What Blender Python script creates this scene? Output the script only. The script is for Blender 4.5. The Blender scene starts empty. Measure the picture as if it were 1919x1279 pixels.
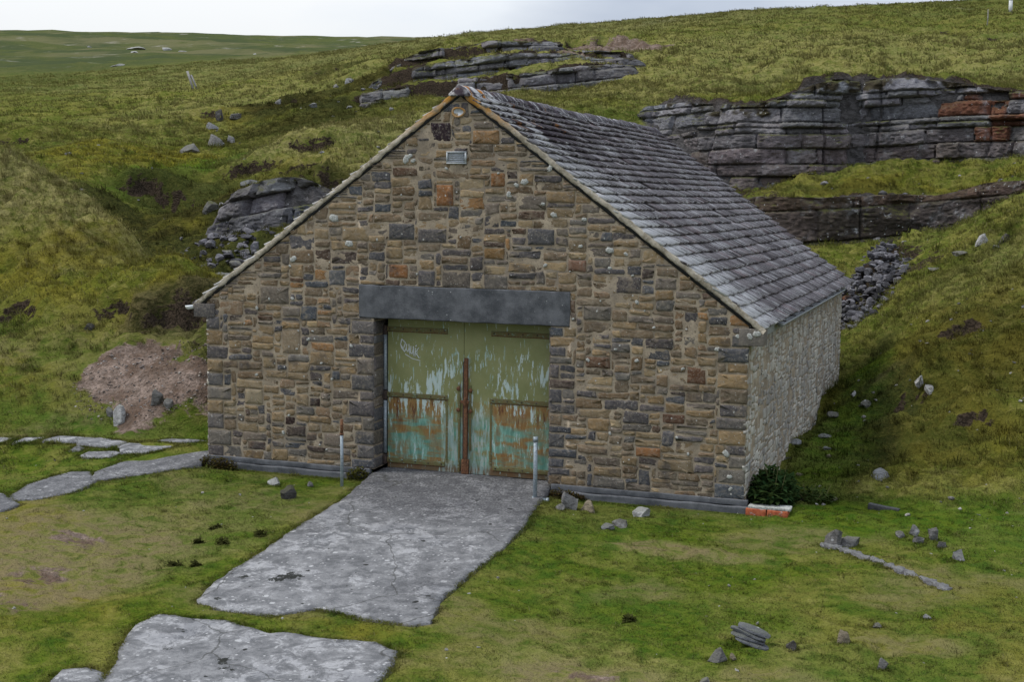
import bpy, bmesh, math, random
import numpy as np
from mathutils import Vector, Matrix

# ------------------------------------------------------------------ camera, light, exposure
scene = bpy.context.scene
COL = scene.collection
R = math.radians
cam_data = bpy.data.cameras.new("camera")
cam = bpy.data.objects.new("camera", cam_data)
COL.objects.link(cam)
YAW, PITCH, ROLL = -0.340115, -0.105508, 0.0118682
_d = Vector((math.sin(YAW) * math.cos(PITCH), math.cos(YAW) * math.cos(PITCH), math.sin(PITCH)))
_r = Vector((math.cos(YAW), -math.sin(YAW), 0.0))
_u = _r.cross(_d)
_r2 = _r * math.cos(ROLL) + _u * math.sin(ROLL)
_u2 = -_r * math.sin(ROLL) + _u * math.cos(ROLL)
cam.matrix_world = Matrix(((_r2.x, _u2.x, -_d.x, 12.3376), (_r2.y, _u2.y, -_d.y, -19.6690),
                           (_r2.z, _u2.z, -_d.z, 4.3330), (0, 0, 0, 1)))
cam_data.sensor_width = 36.0
cam_data.lens = 2566.27 / 1919.0 * 36.0
cam_data.clip_start = 0.1
cam_data.clip_end = 3000.0
scene.camera = cam

SUN_EL, SUN_AZ = R(54), R(254)            # azimuth clockwise from +Y: the sun stands high on the left
world = bpy.data.worlds.new("World")
scene.world = world
world.use_nodes = True
wt = world.node_tree
for n in list(wt.nodes): wt.nodes.remove(n)
w_out = wt.nodes.new("ShaderNodeOutputWorld")
w_bg = wt.nodes.new("ShaderNodeBackground")
w_sky = wt.nodes.new("ShaderNodeTexSky")
w_sky.sky_type = 'NISHITA'
w_sky.sun_disc = False
w_sky.sun_elevation = SUN_EL
w_sky.sun_rotation = SUN_AZ
w_sky.air_density = 1.0
w_sky.dust_density = 2.0
w_tc = wt.nodes.new("ShaderNodeTexCoord")
w_map = wt.nodes.new("ShaderNodeMapping")
w_map.inputs["Scale"].default_value = (1.0, 1.0, 3.2)
w_map.inputs["Location"].default_value = (0.35, 0.1, 0.2)
w_n = wt.nodes.new("ShaderNodeTexNoise")
w_n.inputs["Scale"].default_value = 3.6
w_n.inputs["Detail"].default_value = 5.0
w_n.inputs["Roughness"].default_value = 0.5
w_dot = wt.nodes.new("ShaderNodeVectorMath"); w_dot.operation = 'DOT_PRODUCT'
w_dot.inputs[1].default_value = (math.sin(R(-31)), math.cos(R(-31)), 0.12)   # the thin bright part of the overcast
w_sm = wt.nodes.new("ShaderNodeMapRange")
w_sm.interpolation_type = 'SMOOTHSTEP'
w_sm.inputs["From Min"].default_value = 0.968
w_sm.inputs["From Max"].default_value = 1.0
w_sm.inputs["To Min"].default_value = 0.0
w_sm.inputs["To Max"].default_value = 0.46
w_add = wt.nodes.new("ShaderNodeMath"); w_add.operation = 'ADD'
w_cr = wt.nodes.new("ShaderNodeValToRGB")
w_cr.color_ramp.elements[0].position = 0.34
w_cr.color_ramp.elements[0].color = (3.0, 3.5, 4.5, 1)
w_cr.color_ramp.elements[1].position = 1.0
w_cr.color_ramp.elements[1].color = (7.5, 7.6, 7.7, 1)
e = w_cr.color_ramp.elements.new(0.62); e.color = (5.1, 5.5, 6.2, 1)
e = w_cr.color_ramp.elements.new(0.82); e.color = (6.8, 7.1, 7.5, 1)
w_mix = wt.nodes.new("ShaderNodeMix"); w_mix.data_type = 'RGBA'
w_mix.inputs[0].default_value = 0.88
L = wt.links.new
L(w_tc.outputs["Generated"], w_map.inputs["Vector"])
L(w_map.outputs["Vector"], w_n.inputs["Vector"])
L(w_tc.outputs["Generated"], w_dot.inputs[0])
L(w_dot.outputs["Value"], w_sm.inputs["Value"])
L(w_n.outputs["Fac"], w_add.inputs[0]); L(w_sm.outputs["Result"], w_add.inputs[1])
L(w_add.outputs[0], w_cr.inputs["Fac"])
# overcast: the cloud deck is brighter overhead than along the horizon
w_sep = wt.nodes.new("ShaderNodeSeparateXYZ"); L(w_tc.outputs["Generated"], w_sep.inputs[0])
w_up = wt.nodes.new("ShaderNodeMapRange")
w_up.inputs["From Min"].default_value = 0.10; w_up.inputs["From Max"].default_value = 0.9
w_up.inputs["To Min"].default_value = 1.0; w_up.inputs["To Max"].default_value = 2.6
L(w_sep.outputs["Z"], w_up.inputs["Value"])
w_mul = wt.nodes.new("ShaderNodeVectorMath"); w_mul.operation = 'SCALE'
L(w_cr.outputs["Color"], w_mul.inputs[0]); L(w_up.outputs["Result"], w_mul.inputs["Scale"])
L(w_sky.outputs["Color"], w_mix.inputs[6]); L(w_mul.outputs[0], w_mix.inputs[7])
L(w_mix.outputs[2], w_bg.inputs["Color"])
w_bg.inputs["Strength"].default_value = 0.1
L(w_bg.outputs["Background"], w_out.inputs["Surface"])

sun_data = bpy.data.lights.new("sun", 'SUN')
sun_data.energy = 1.7
sun_data.angle = R(14)
sun_data.color = (1.0, 0.96, 0.9)
sun = bpy.data.objects.new("sun", sun_data)
COL.objects.link(sun)
_sd = Vector((math.sin(SUN_AZ) * math.cos(SUN_EL), math.cos(SUN_AZ) * math.cos(SUN_EL), math.sin(SUN_EL)))
sun.rotation_euler = _sd.to_track_quat('Z', 'Y').to_euler()

scene.view_settings.view_transform = 'Standard'
scene.view_settings.look = 'None'
scene.view_settings.exposure = 0.36
scene.view_settings.gamma = 1.0

# ------------------------------------------------------------------ helpers
def _hash(ix, iy, iz, seed):
    h = (ix.astype(np.int64) * 374761393 + iy.astype(np.int64) * 668265263 + iz.astype(np.int64) * 2147483647 + seed * 974634599) & 0xffffffff
    h = ((h ^ (h >> 13)) * 1274126177) & 0xffffffff
    h = ((h ^ (h >> 16)) * 2246822519) & 0xffffffff
    h = h ^ (h >> 15)
    return (h & 0xffffff) / float(0xffffff)

def noise2(x, y, seed=0):
    """value noise in -1..1"""
    x = np.asarray(x, float); y = np.asarray(y, float)
    ix = np.floor(x); iy = np.floor(y); fx = x - ix; fy = y - iy
    fx = fx * fx * fx * (fx * (fx * 6 - 15) + 10); fy = fy * fy * fy * (fy * (fy * 6 - 15) + 10)
    z = np.zeros_like(ix)
    a = _hash(ix, iy, z, seed); b = _hash(ix + 1, iy, z, seed); c = _hash(ix, iy + 1, z, seed); d = _hash(ix + 1, iy + 1, z, seed)
    return (a + (b - a) * fx + (c - a) * fy + (a - b - c + d) * fx * fy) * 2 - 1

def noise3(p, seed=0):
    i = np.floor(p); f = p - i
    f = f * f * (3 - 2 * f)
    o = 0
    for dx in (0, 1):
        for dy in (0, 1):
            for dz in (0, 1):
                wgt = (f[:, 0] if dx else 1 - f[:, 0]) * (f[:, 1] if dy else 1 - f[:, 1]) * (f[:, 2] if dz else 1 - f[:, 2])
                o = o + wgt * _hash(i[:, 0] + dx, i[:, 1] + dy, i[:, 2] + dz, seed)
    return o * 2 - 1

def fbm2(x, y, octv=4, seed=0, gain=0.5):
    o = 0; a = 1.0; t = 0
    x = np.asarray(x, float); y = np.asarray(y, float)
    for k in range(octv):
        c, s = math.cos(0.7 * k + .3), math.sin(0.7 * k + .3)
        o = o + a * noise2((x * c - y * s) * 2 ** k + 13.7 * k, (x * s + y * c) * 2 ** k + 7.1 * k, seed + k)
        t += a; a *= gain
    return o / t

def sstep(a, b, x):
    t = np.clip((x - a) / (b - a), 0, 1)
    return t * t * (3 - 2 * t)

def mesh_obj(name, verts, faces, mats=(), parent=None, attrs=None, fattr=None, smooth=True):
    """one mesh object from arrays; attrs: {name: (N,) or (N,3)} per vertex; faces: list of tuples or an (N,k) array"""
    me = bpy.data.meshes.new(name)
    verts = np.asarray(verts, np.float32).reshape(-1, 3)
    if isinstance(faces, np.ndarray):
        k = faces.shape[1]
        idx = faces.astype(np.int32).ravel(); starts = np.arange(0, len(idx), k, dtype=np.int32)
    else:
        lens = np.array([len(f) for f in faces], np.int32)
        idx = np.array([i for f in faces for i in f], np.int32)
        starts = np.concatenate([[0], np.cumsum(lens)[:-1]]).astype(np.int32)
    me.vertices.add(len(verts)); me.vertices.foreach_set("co", verts.ravel())
    me.loops.add(len(idx)); me.loops.foreach_set("vertex_index", idx)
    me.polygons.add(len(starts)); me.polygons.foreach_set("loop_start", starts)
    me.update(calc_edges=True)
    if smooth: me.polygons.foreach_set("use_smooth", np.ones(len(starts), bool))
    for m in mats: me.materials.append(m)
    if fattr is not None: me.polygons.foreach_set("material_index", np.asarray(fattr, np.int32))
    for k, v in (attrs or {}).items():
        v = np.asarray(v, np.float32)
        if v.ndim == 1:
            a = me.attributes.new(k, 'FLOAT', 'POINT'); a.data.foreach_set("value", v)
        else:
            a = me.attributes.new(k, 'FLOAT_COLOR', 'POINT')
            a.data.foreach_set("color", np.concatenate([v[:, :3], np.ones((len(v), 1), np.float32)], 1).ravel())
    me.validate()
    o = bpy.data.objects.new(name, me)
    COL.objects.link(o)
    if parent is not None: o.parent = parent
    return o

def tag(o, label=None, category=None, group=None, kind=None):
    if label: o["label"] = label
    if category: o["category"] = category
    if group: o["group"] = group
    if kind: o["kind"] = kind
    return o

def empty(name, loc, label, category, group=None):
    o = bpy.data.objects.new(name, None)
    o.empty_display_size = 0.3
    o.location = loc
    COL.objects.link(o)
    return tag(o, label, category, group)

class MB:
    """collects pieces and links them as ONE mesh object"""
    def __init__(s): s.v = []; s.f = []; s.c = []; s.m = []; s.n = 0
    def add(s, v, f, c=(0.3, 0.3, 0.3), m=0):
        v = np.asarray(v, float).reshape(-1, 3)
        s.v.append(v); s.f += [tuple(int(i) + s.n for i in q) for q in f]
        c = np.asarray(c, float)
        s.c.append(np.tile(c, (len(v), 1)) if c.ndim == 1 else c)
        s.m += [m] * len(f); s.n += len(v)
    def box(s, x0, x1, y0, y1, z0, z1, c=(0.3, 0.3, 0.3), m=0, bev=0.0):
        bm = bmesh.new(); bmesh.ops.create_cube(bm, size=1)
        for v in bm.verts: v.co = Vector(((x0 + x1) / 2 + v.co.x * (x1 - x0), (y0 + y1) / 2 + v.co.y * (y1 - y0), (z0 + z1) / 2 + v.co.z * (z1 - z0)))
        if bev: bmesh.ops.bevel(bm, geom=bm.edges[:], offset=bev, segments=2, affect='EDGES', profile=0.6)
        s.bm(bm, c, m)
    def bm(s, bm, c=(0.3, 0.3, 0.3), m=0, mat=None):
        if mat is not None: bm.transform(mat)
        bm.verts.index_update()
        s.add([v.co[:] for v in bm.verts], [[v.index for v in f.verts] for f in bm.faces], c, m); bm.free()
    def tube(s, pts, rad, n=8, c=(0.3, 0.3, 0.3), m=0, caps=True):
        P = [Vector(p) for p in pts]; V = []; F = []
        rad = rad if hasattr(rad, '__len__') else [rad] * len(P)
        for i, p in enumerate(P):
            t = (P[min(i + 1, len(P) - 1)] - P[max(i - 1, 0)]).normalized()
            a = t.orthogonal().normalized() if i == 0 else (a - t * a.dot(t)).normalized()
            b = t.cross(a)
            for k in range(n):
                th = 2 * math.pi * k / n
                V.append((p + (a * math.cos(th) + b * math.sin(th)) * rad[i])[:])
        for i in range(len(P) - 1):
            for k in range(n):
                F.append((i * n + k, i * n + (k + 1) % n, (i + 1) * n + (k + 1) % n, (i + 1) * n + k))
        if caps: F.append(tuple(range(n))[::-1]); F.append(tuple((len(P) - 1) * n + k for k in range(n)))
        s.add(V, F, c, m)
    def build(s, name, mats, parent=None, smooth=False):
        return mesh_obj(name, np.concatenate(s.v), s.f, mats if isinstance(mats, (list, tuple)) else [mats], parent,
                        {"col": np.concatenate(s.c)}, s.m, smooth)

# ------------------------------------------------------------------ the lie of the land (heights in metres)
CP = np.array([(12.90,13.43,2.88),(12.89,10.13,1.94),(12.89,7.37,1.16),(12.88,4.85,0.55),(12.88,3.09,0.14),(12.90,16.74,3.79),(12.92,20.01,4.35),(11.99,20.70,3.94),(11.29,21.47,3.51),(10.52,22.76,3.16),(9.58,23.44,2.67),(10.94,14.26,2.16),(11.16,9.99,1.43),(11.30,7.31,0.88),(11.43,4.64,0.48),(11.12,2.69,0.16),(9.28,15.18,1.38),(10.15,10.66,1.09),(9.88,8.91,0.60),(10.40,5.33,0.31),(12.15,12.03,2.22),(12.08,16.36,2.99),(10.11,17.72,2.33),(8.48,23.54,2.31),(8.61,19.24,1.61),(8.82,16.05,1.01),(8.93,13.90,0.56),(9.34,19.00,1.95),(6.27,25.47,2.68),(7.91,26.04,2.67),(9.41,26.04,2.67),(11.18,25.68,3.36),(12.42,24.59,3.99),(5.46,28.35,4.37),(7.50,29.43,4.71),(9.24,30.06,4.82),(11.86,30.17,5.12),(13.01,28.67,5.19),(4.50,28.56,4.43),(6.72,29.82,4.85),(8.81,30.73,5.46),(10.94,31.19,5.72),(13.01,30.88,5.96),(-0.48,34.88,8.02),(2.12,32.60,8.01),(4.58,33.52,8.48),(7.59,35.14,8.66),(10.70,35.17,8.60),(12.95,34.87,8.39),(-3.37,45.87,10.50),(-0.23,51.35,11.46),(4.88,53.23,12.07),(10.02,55.06,12.14),(13.08,56.14,12.17),(0.26,66.82,14.72),(7.97,69.56,14.78),(13.17,73.63,15.63),(-14.34,76.75,16.10),(-11.12,77.94,16.56),(-3.61,80.71,17.61),(1.77,82.66,17.98),(7.17,84.57,17.97),(13.26,88.92,18.56),(19.72,89.13,19.00),(17.00,46.66,10.41),(-31.58,76.98,15.54),(-21.17,74.29,15.71),(-25.87,74.74,15.51),(-2.26,37.50,8.50),(-4.95,38.67,8.39),(-8.72,39.49,8.60),(-10.36,33.50,7.88),(-10.25,28.11,7.05),(-13.27,37.86,8.43),(-7.18,55.39,12.30),(-13.61,53.13,12.45),(-18.87,53.39,12.37),(-22.58,54.17,11.98),(-8.62,22.15,5.83),(-8.46,18.87,4.63),(-8.67,24.34,6.46),(-11.20,25.58,6.53),(-11.63,23.18,5.50),(-10.11,18.25,4.28),(-8.03,14.58,3.07),(-7.63,12.51,2.34),(-11.93,20.82,4.36),(-10.39,16.98,3.37),(-8.53,17.97,4.38),(-5.74,13.81,3.21),(-6.54,13.47,2.77),(-17.81,36.21,8.01),(-16.91,38.72,8.52),(-18.56,33.72,7.17),(-20.62,46.11,10.02),(-23.69,47.14,9.87),(-23.76,42.72,8.73),(-9.49,13.56,2.32),(-11.56,15.87,2.89),(-13.26,17.25,3.40),(-13.02,19.28,3.64),(-16.86,25.58,5.35),(-19.91,29.94,6.28),(-18.79,31.44,6.56),(-15.53,26.08,5.57),(-19.40,25.83,6.06),(-17.25,21.15,5.09),(-19.98,22.38,5.68),(-15.84,21.64,5.03),(-14.55,18.23,3.89),(-24.16,25.20,5.94),(-26.92,30.72,6.83),(-30.94,40.12,8.23),(-37.46,39.94,8.14),(-25.32,37.83,8.05),(-29.12,47.33,9.67),(-38.91,56.79,10.81),(-43.74,55.04,10.41),(-49.96,54.96,10.31),(-36.21,62.14,11.88),(-35.45,68.95,13.18),(-65.25,73.32,12.98),(-61.39,75.79,13.34),(-57.21,80.61,14.60),(-49.96,87.59,15.91),(-45.17,89.33,16.29),(-40.60,88.86,16.74),(-119.38,138.27,20.99),(-105.44,143.26,21.54),(-91.53,148.31,22.67),(-188.85,221.71,33.14),(-167.57,229.30,33.63),(-135.34,219.17,31.85),(-265.41,313.78,49.33),(-240.40,322.54,48.56),(-216.84,330.77,47.61),(-188.89,340.58,46.88),(-171.24,346.80,46.63),(-147.71,355.07,46.15),(-294.83,303.43,49.89),(-71.94,68.77,12.60),(-33.53,28.37,6.75),(-15.13,9.05,4.67),(-12.48,9.97,4.56),(-11.23,9.90,4.69),(-9.98,9.34,4.33),(-8.45,8.55,3.87),(-6.73,7.60,3.31),(-4.74,6.32,2.67),(-3.29,5.19,2.29),(-13.24,11.70,3.33),(-11.93,11.37,2.85),(-9.93,10.50,2.16),(-8.03,9.19,1.61),(-5.75,7.61,1.22),(-11.14,12.63,2.09),(-9.80,6.71,3.16),(-8.16,6.55,3.20),(-6.91,6.42,2.87),(-5.20,5.39,2.50),(-8.09,4.63,1.98),(-6.26,4.43,2.06),(-4.39,4.22,1.92),(-2.90,3.70,2.07),(-6.53,2.73,1.09),(-5.33,3.18,1.31),(-3.95,3.04,1.39),(-2.47,2.84,1.58),(-1.61,2.41,1.76),(-5.40,1.35,0.47),(-3.85,1.71,0.62),(-2.27,1.64,0.72),(-1.17,1.51,0.89),(-4.69,0.49,0.04),(-2.61,0.81,0.15),(-1.07,0.84,0.27),(-14.00,-3.00,-0.34),(-14.00,-8.00,-0.56),(-14.00,-14.00,-0.83),(-14.00,-24.00,-1.28),(-8.00,-3.00,-0.34),(-8.00,-8.00,-0.56),(-8.00,-14.00,-0.83),(-8.00,-24.00,-1.28),(-3.00,-3.00,-0.34),(-3.00,-8.00,-0.56),(-3.00,-14.00,-0.83),(-3.00,-24.00,-1.28),(1.00,-3.00,-0.34),(1.00,-8.00,-0.56),(1.00,-14.00,-0.83),(1.00,-24.00,-1.28),(5.00,-3.00,-0.34),(5.00,-8.00,-0.56),(5.00,-14.00,-0.83),(5.00,-24.00,-1.28),(9.00,-3.00,-0.34),(9.00,-8.00,-0.56),(9.00,-14.00,-0.83),(9.00,-24.00,-1.28),(13.00,-3.00,-0.34),(13.00,-8.00,-0.56),(13.00,-14.00,-0.83),(13.00,-24.00,-1.28),(18.00,-3.00,-0.34),(18.00,-8.00,-0.56),(18.00,-14.00,-0.83),(18.00,-24.00,-1.28),(-6.00,0.00,-0.17),(-3.00,0.00,-0.17),(-1.00,-1.00,-0.20),(2.00,-0.60,-0.25),(7.50,-0.60,-0.25),(9.30,-0.60,-0.25),(11.00,-0.80,-0.22),(13.00,-0.80,-0.20),(9.50,1.00,-0.15),(9.50,4.00,-0.08),(9.60,8.00,0.08),(9.70,11.30,0.22),(10.40,1.20,-0.16),(10.60,4.50,-0.02),(11.00,7.00,0.30),(9.00,13.50,0.70),(5.00,13.50,0.90),(1.00,13.50,1.30),(-1.00,11.00,1.90),(-1.00,6.00,1.50),(-0.70,2.50,0.60),(-0.60,0.40,0.00),(3.00,5.00,0.00),(6.00,5.00,0.00),(4.00,10.00,0.30),(4.00,20.00,2.50),(7.00,20.00,1.80),(0.00,20.00,3.20),(2.00,27.00,4.30),(8.00,27.00,2.60),(30.00,10.00,6.00),(30.00,0.00,2.00),(30.00,-14.00,-0.70),(30.00,30.00,8.00),(60.00,30.00,14.00),(60.00,0.00,4.00),(60.00,70.00,20.00),(40.00,90.00,20.00),(-40.00,-20.00,-1.30),(-40.00,0.00,-0.50),(-80.00,20.00,6.00),(60.00,-40.00,-2.00),(0.00,-40.00,-2.00),(-60.00,-40.00,-2.00)])
CLIFFS = {}
CLIFFS["C"] =[ (-10.12,16.54,0.00),(-9.07,16.18,0.70),(-7.84,15.77,1.35),(-6.91,15.67,1.40),(-6.20,15.95,0.90),(-5.52,16.65,0.00) ]
CLIFFS["U"] =[ (-1.03,34.07,0.00),(0.07,32.62,1.50),(2.43,31.24,2.80),(4.08,30.91,3.00),(5.71,31.55,3.20),(7.13,32.32,3.20),(9.00,32.57,3.00),(10.84,32.59,2.60),(12.97,32.28,2.00),(15.12,30.15,1.50),(17.22,27.14,0.00) ]
CLIFFS["L"] =[ (3.13,27.11,0.00),(4.62,26.89,1.30),(5.71,26.76,1.50),(9.25,27.81,1.90),(11.91,27.76,1.00),(13.18,26.52,0.40),(14.20,24.75,0.00) ]
CLIFFS["B1"] =[ (-17.38,39.64,0.00),(-15.95,40.16,0.60),(-12.14,41.53,0.90),(-9.75,42.39,0.90),(-8.01,43.56,0.90),(-5.51,45.02,0.70),(-4.56,46.46,0.00) ]
CLIFFS["B2"] =[ (-17.55,42.33,0.00),(-15.86,42.40,0.70),(-12.92,43.47,0.80),(-10.09,44.48,0.90),(-8.47,46.70,0.50),(-5.59,48.29,0.50),(-5.09,49.57,0.00) ]
CLIFFS["B3"] =[ (-18.17,44.86,0.00),(-16.43,44.95,0.60),(-13.38,46.06,0.70),(-11.00,47.47,0.70),(-8.74,49.38,0.60),(-6.67,51.23,0.60),(-6.14,52.52,0.00) ]
CLIFF_W = {"C": 0.3, "U": 0.35, "L": 0.3, "B1": 0.25, "B2": 0.25, "B3": 0.25}

def cliff_coords(x, y, line):
    """signed distance (positive uphill), height and arc length of the nearest point of a cliff line"""
    P = np.array(line); best = np.full(x.shape, 1e9); sd = np.zeros(x.shape); hh = np.zeros(x.shape)
    for a, b in zip(P[:-1], P[1:]):
        d = b[:2] - a[:2]; L2 = d @ d
        t = np.clip(((x - a[0]) * d[0] + (y - a[1]) * d[1]) / L2, 0, 1)
        qx = x - a[0] - t * d[0]; qy = y - a[1] - t * d[1]
        r = np.hypot(qx, qy)
        m = r < best
        best[m] = r[m]; sd[m] = (np.sign(d[0] * qy - d[1] * qx) * r)[m]; hh[m] = (a[2] + (b[2] - a[2]) * t)[m]
    return sd, hh

def steps(x, y):
    o = np.zeros(x.shape)
    for k, l in CLIFFS.items():
        sd, hh = cliff_coords(x, y, l)
        fall = 1 - sstep(6.0, 14.0, np.abs(sd))
        o += hh * (sstep(-CLIFF_W[k], CLIFF_W[k], sd) - 0.5) * fall
    return o

def _phi(r2): return 0.5 * r2 * np.log(np.maximum(r2, 1e-12))
_S = 30.0
def _fit():
    P = CP[:, :2] / _S
    z = CP[:, 2] - steps(CP[:, 0], CP[:, 1])
    n = len(P)
    K = _phi(((P[:, None] - P[None]) ** 2).sum(-1)) + np.eye(n) * 2e-4
    A = np.zeros((n + 3, n + 3)); A[:n, :n] = K; A[:n, n] = 1; A[:n, n + 1:] = P; A[n, :n] = 1; A[n + 1:, :n] = P.T
    return P, np.linalg.solve(A, np.concatenate([z, np.zeros(3)]))
_TP, _TW = _fit()
def base_height(x, y):
    x = np.asarray(x, float); y = np.asarray(y, float)
    sh = x.shape; x = x.ravel(); y = y.ravel(); o = np.empty(len(x)); n = len(_TP)
    for i in range(0, len(x), 40000):
        X = x[i:i + 40000] / _S; Y = y[i:i + 40000] / _S
        r2 = (X[:, None] - _TP[None, :, 0]) ** 2 + (Y[:, None] - _TP[None, :, 1]) ** 2
        o[i:i + 40000] = _phi(r2) @ _TW[:n] + _TW[n] + X * _TW[n + 1] + Y * _TW[n + 2]
    o += steps(x, y)
    return o.reshape(sh)

# ------------------------------------------------------------------ materials
class NT:
    """small node-tree builder"""
    def __init__(s, name):
        s.m = bpy.data.materials.new(name); s.m.use_nodes = True
        s.t = s.m.node_tree; s.t.nodes.clear()
        s.out = s.t.nodes.new("ShaderNodeOutputMaterial")
    def n(s, typ, ins=None, **props):
        nd = s.t.nodes.new("ShaderNode" + typ)
        for k, v in props.items(): setattr(nd, k, v)
        for k, v in (ins or {}).items():
            sock = nd.inputs[k]
            if isinstance(v, bpy.types.NodeSocket): s.t.links.new(v, sock)
            else: sock.default_value = v
        return nd
    def attr(s, name): return s.n("Attribute", attribute_name=name)
    def noise(s, vec, scale, detail=3.0, rough=0.55, dist=0.0):
        return s.n("TexNoise", {"Vector": vec, "Scale": scale, "Detail": detail, "Roughness": rough, "Distortion": dist}).outputs["Fac"]
    def map(s, vec, scale=(1, 1, 1), loc=(0, 0, 0), rot=(0, 0, 0)):
        return s.n("Mapping", {"Vector": vec, "Scale": scale, "Location": loc, "Rotation": rot}).outputs[0]
    def mr(s, v, a, b, c=0.0, d=1.0, smooth=True):
        return s.n("MapRange", {"Value": v, "From Min": a, "From Max": b, "To Min": c, "To Max": d}, interpolation_type='SMOOTHSTEP' if smooth else 'LINEAR').outputs[0]
    def math(s, op, a, b=0.0, clamp=False):
        return s.n("Math", {0: a, 1: b}, operation=op, use_clamp=clamp).outputs[0]
    def mix(s, f, a, b, blend='MIX'):
        c = lambda q: q if isinstance(q, bpy.types.NodeSocket) else (q[0], q[1], q[2], 1)
        return s.n("Mix", {0: f, 6: c(a), 7: c(b)}, data_type='RGBA', blend_type=blend).outputs[2]
    def pos(s): return s.n("NewGeometry").outputs["Position"]
    def obj(s): return s.n("TexCoord").outputs["Object"]
    def bump(s, h, strength=0.5, dist=0.02, normal=None):
        ins = {"Height": h, "Strength": strength, "Distance": dist}
        if normal is not None: ins["Normal"] = normal
        return s.n("Bump", ins).outputs[0]
    def done(s, color, rough=0.9, normal=None, spec=0.25, metal=0.0):
        ins = {"Base Color": color if isinstance(color, bpy.types.NodeSocket) else (*color, 1), "Roughness": rough, "Metallic": metal, "Specular IOR Level": spec}
        if normal is not None: ins["Normal"] = normal
        p = s.n("BsdfPrincipled", ins)
        s.t.links.new(p.outputs[0], s.out.inputs[0]); s.p = p
        return s.m

def turf_colour(t):
    p = t.pos()
    n0 = t.noise(p, 0.22, 3.0, 0.55)
    n1 = t.noise(p, 0.9, 5.0, 0.62, 0.6)
    n2 = t.noise(t.map(p, (1, 1.4, 1.8)), 3.6, 4.0, 0.65, 0.5)
    n3 = t.noise(p, 19.0, 3.0, 0.65)
    c = t.mix(t.mr(n1, .36, .64), (.084, .104, .015), (.160, .152, .034))
    c = t.mix(t.mr(n2, .48, .72, 0, .75), c, (.250, .220, .070))
    c = t.mix(t.mr(n2, .26, .44, .8, 0), c, (.040, .064, .014))
    c = t.mix(t.math('MULTIPLY', t.attr("straw").outputs["Fac"], t.mr(n2, .34, .60, .12, .95)), c, (.280, .245, .098))
    c = t.mix(t.math('MULTIPLY', t.attr("moss").outputs["Fac"], t.mr(n1, .34, .62, .2, 1)), c, (.175, .145, .014))
    c = t.mix(t.math('MULTIPLY', t.attr("lush").outputs["Fac"], t.mr(n1, .25, .6, .95, .55)), c, (.050, .108, .010))
    c = t.mix(t.math('MULTIPLY', t.attr("heath_shade").outputs["Fac"], t.mr(n2, .40, .74, 1.0, .72)), c, t.mix(t.mr(n3, .35, .65), (.014, .015, .005), (.045, .038, .013)))  # near-black heath brown, deepened to carry the hollows' shade as colour
    c = t.mix(t.math('MULTIPLY', t.attr("worn").outputs["Fac"], t.mr(n2, .36, .60, .1, .9)), c, (.175, .132, .072))
    c = t.mix(t.mr(n3, .3, .6, .40, 0), c, t.mix(.5, c, (.030, .030, .010)))
    c = t.mix(t.math('MULTIPLY', t.attr("lawn").outputs["Fac"], t.mr(n1, .62, .40, .15, .85)), c, t.mix(t.mr(n2, .35, .6), (.040, .080, .008), (.088, .118, .012)))
    c = t.mix(t.mr(n0, .35, .7, 0, .25), c, (.070, .105, .030))
    return c, n1, n2, n3, p

t = NT("turf")
c, n1, n2, n3, p = turf_colour(t)
soil = t.mix(t.mr(n3, .35, .65), (.018, .014, .010), (.058, .043, .030))
c = t.mix(t.mr(t.math('ADD', t.attr("soil").outputs["Fac"], t.math('MULTIPLY', t.math('SUBTRACT', n2, .5), 1.5)), .42, .6), c, soil)
vor = t.n("TexVoronoi", {"Vector": p, "Scale": 13.0}, feature='F1')
grit = t.mix(t.mr(t.noise(p, 2.1, 4), .38, .62), (.135, .092, .066), (.270, .205, .165))
grit = t.mix(t.mr(t.n("SeparateColor", {0: vor.outputs["Color"]}).outputs[0], 0, 1, .6, 0), grit, (.10, .078, .062))
grit = t.mix(t.mr(n3, .3, .6, .7, 0), grit, (.075, .050, .035))
c = t.mix(t.mr(t.math('ADD', t.attr("bare").outputs["Fac"], t.math('MULTIPLY', t.math('SUBTRACT', n2, .5), 1.3)), .40, .62), c, grit)
rk = t.mix(t.mr(n2, .35, .65), (.045, .042, .040), (.105, .098, .095))
c = t.mix(t.attr("rock").outputs["Fac"], c, rk)
far = t.attr("far").outputs["Fac"]
n5 = t.noise(t.map(p, (1, 1, 3)), .06, 5, .6)
c = t.mix(t.math('MULTIPLY', far, t.mr(n5, .40, .60, .7, 1.0)), c, (.056, .070, .032))
c = t.mix(t.math('MULTIPLY', far, t.mr(t.noise(t.map(p, (1, .5, 2)), .035, 6, .62), .48, .62, 0, .8)), c, (.130, .122, .062))
c = t.mix(t.math('MULTIPLY', far, t.mr(t.noise(p, .10, 6, .65), .58, .70, 0, .7)), c, (.27, .25, .20))
hb = t.math('ADD', t.math('MULTIPLY', n2, 1.2), t.math('ADD', t.math('MULTIPLY', n3, .35), t.math('MULTIPLY', t.noise(p, 55, 2), .12)))
M_TURF = t.done(c, 1.0, t.bump(hb, .9, .12), 0.0)

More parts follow.
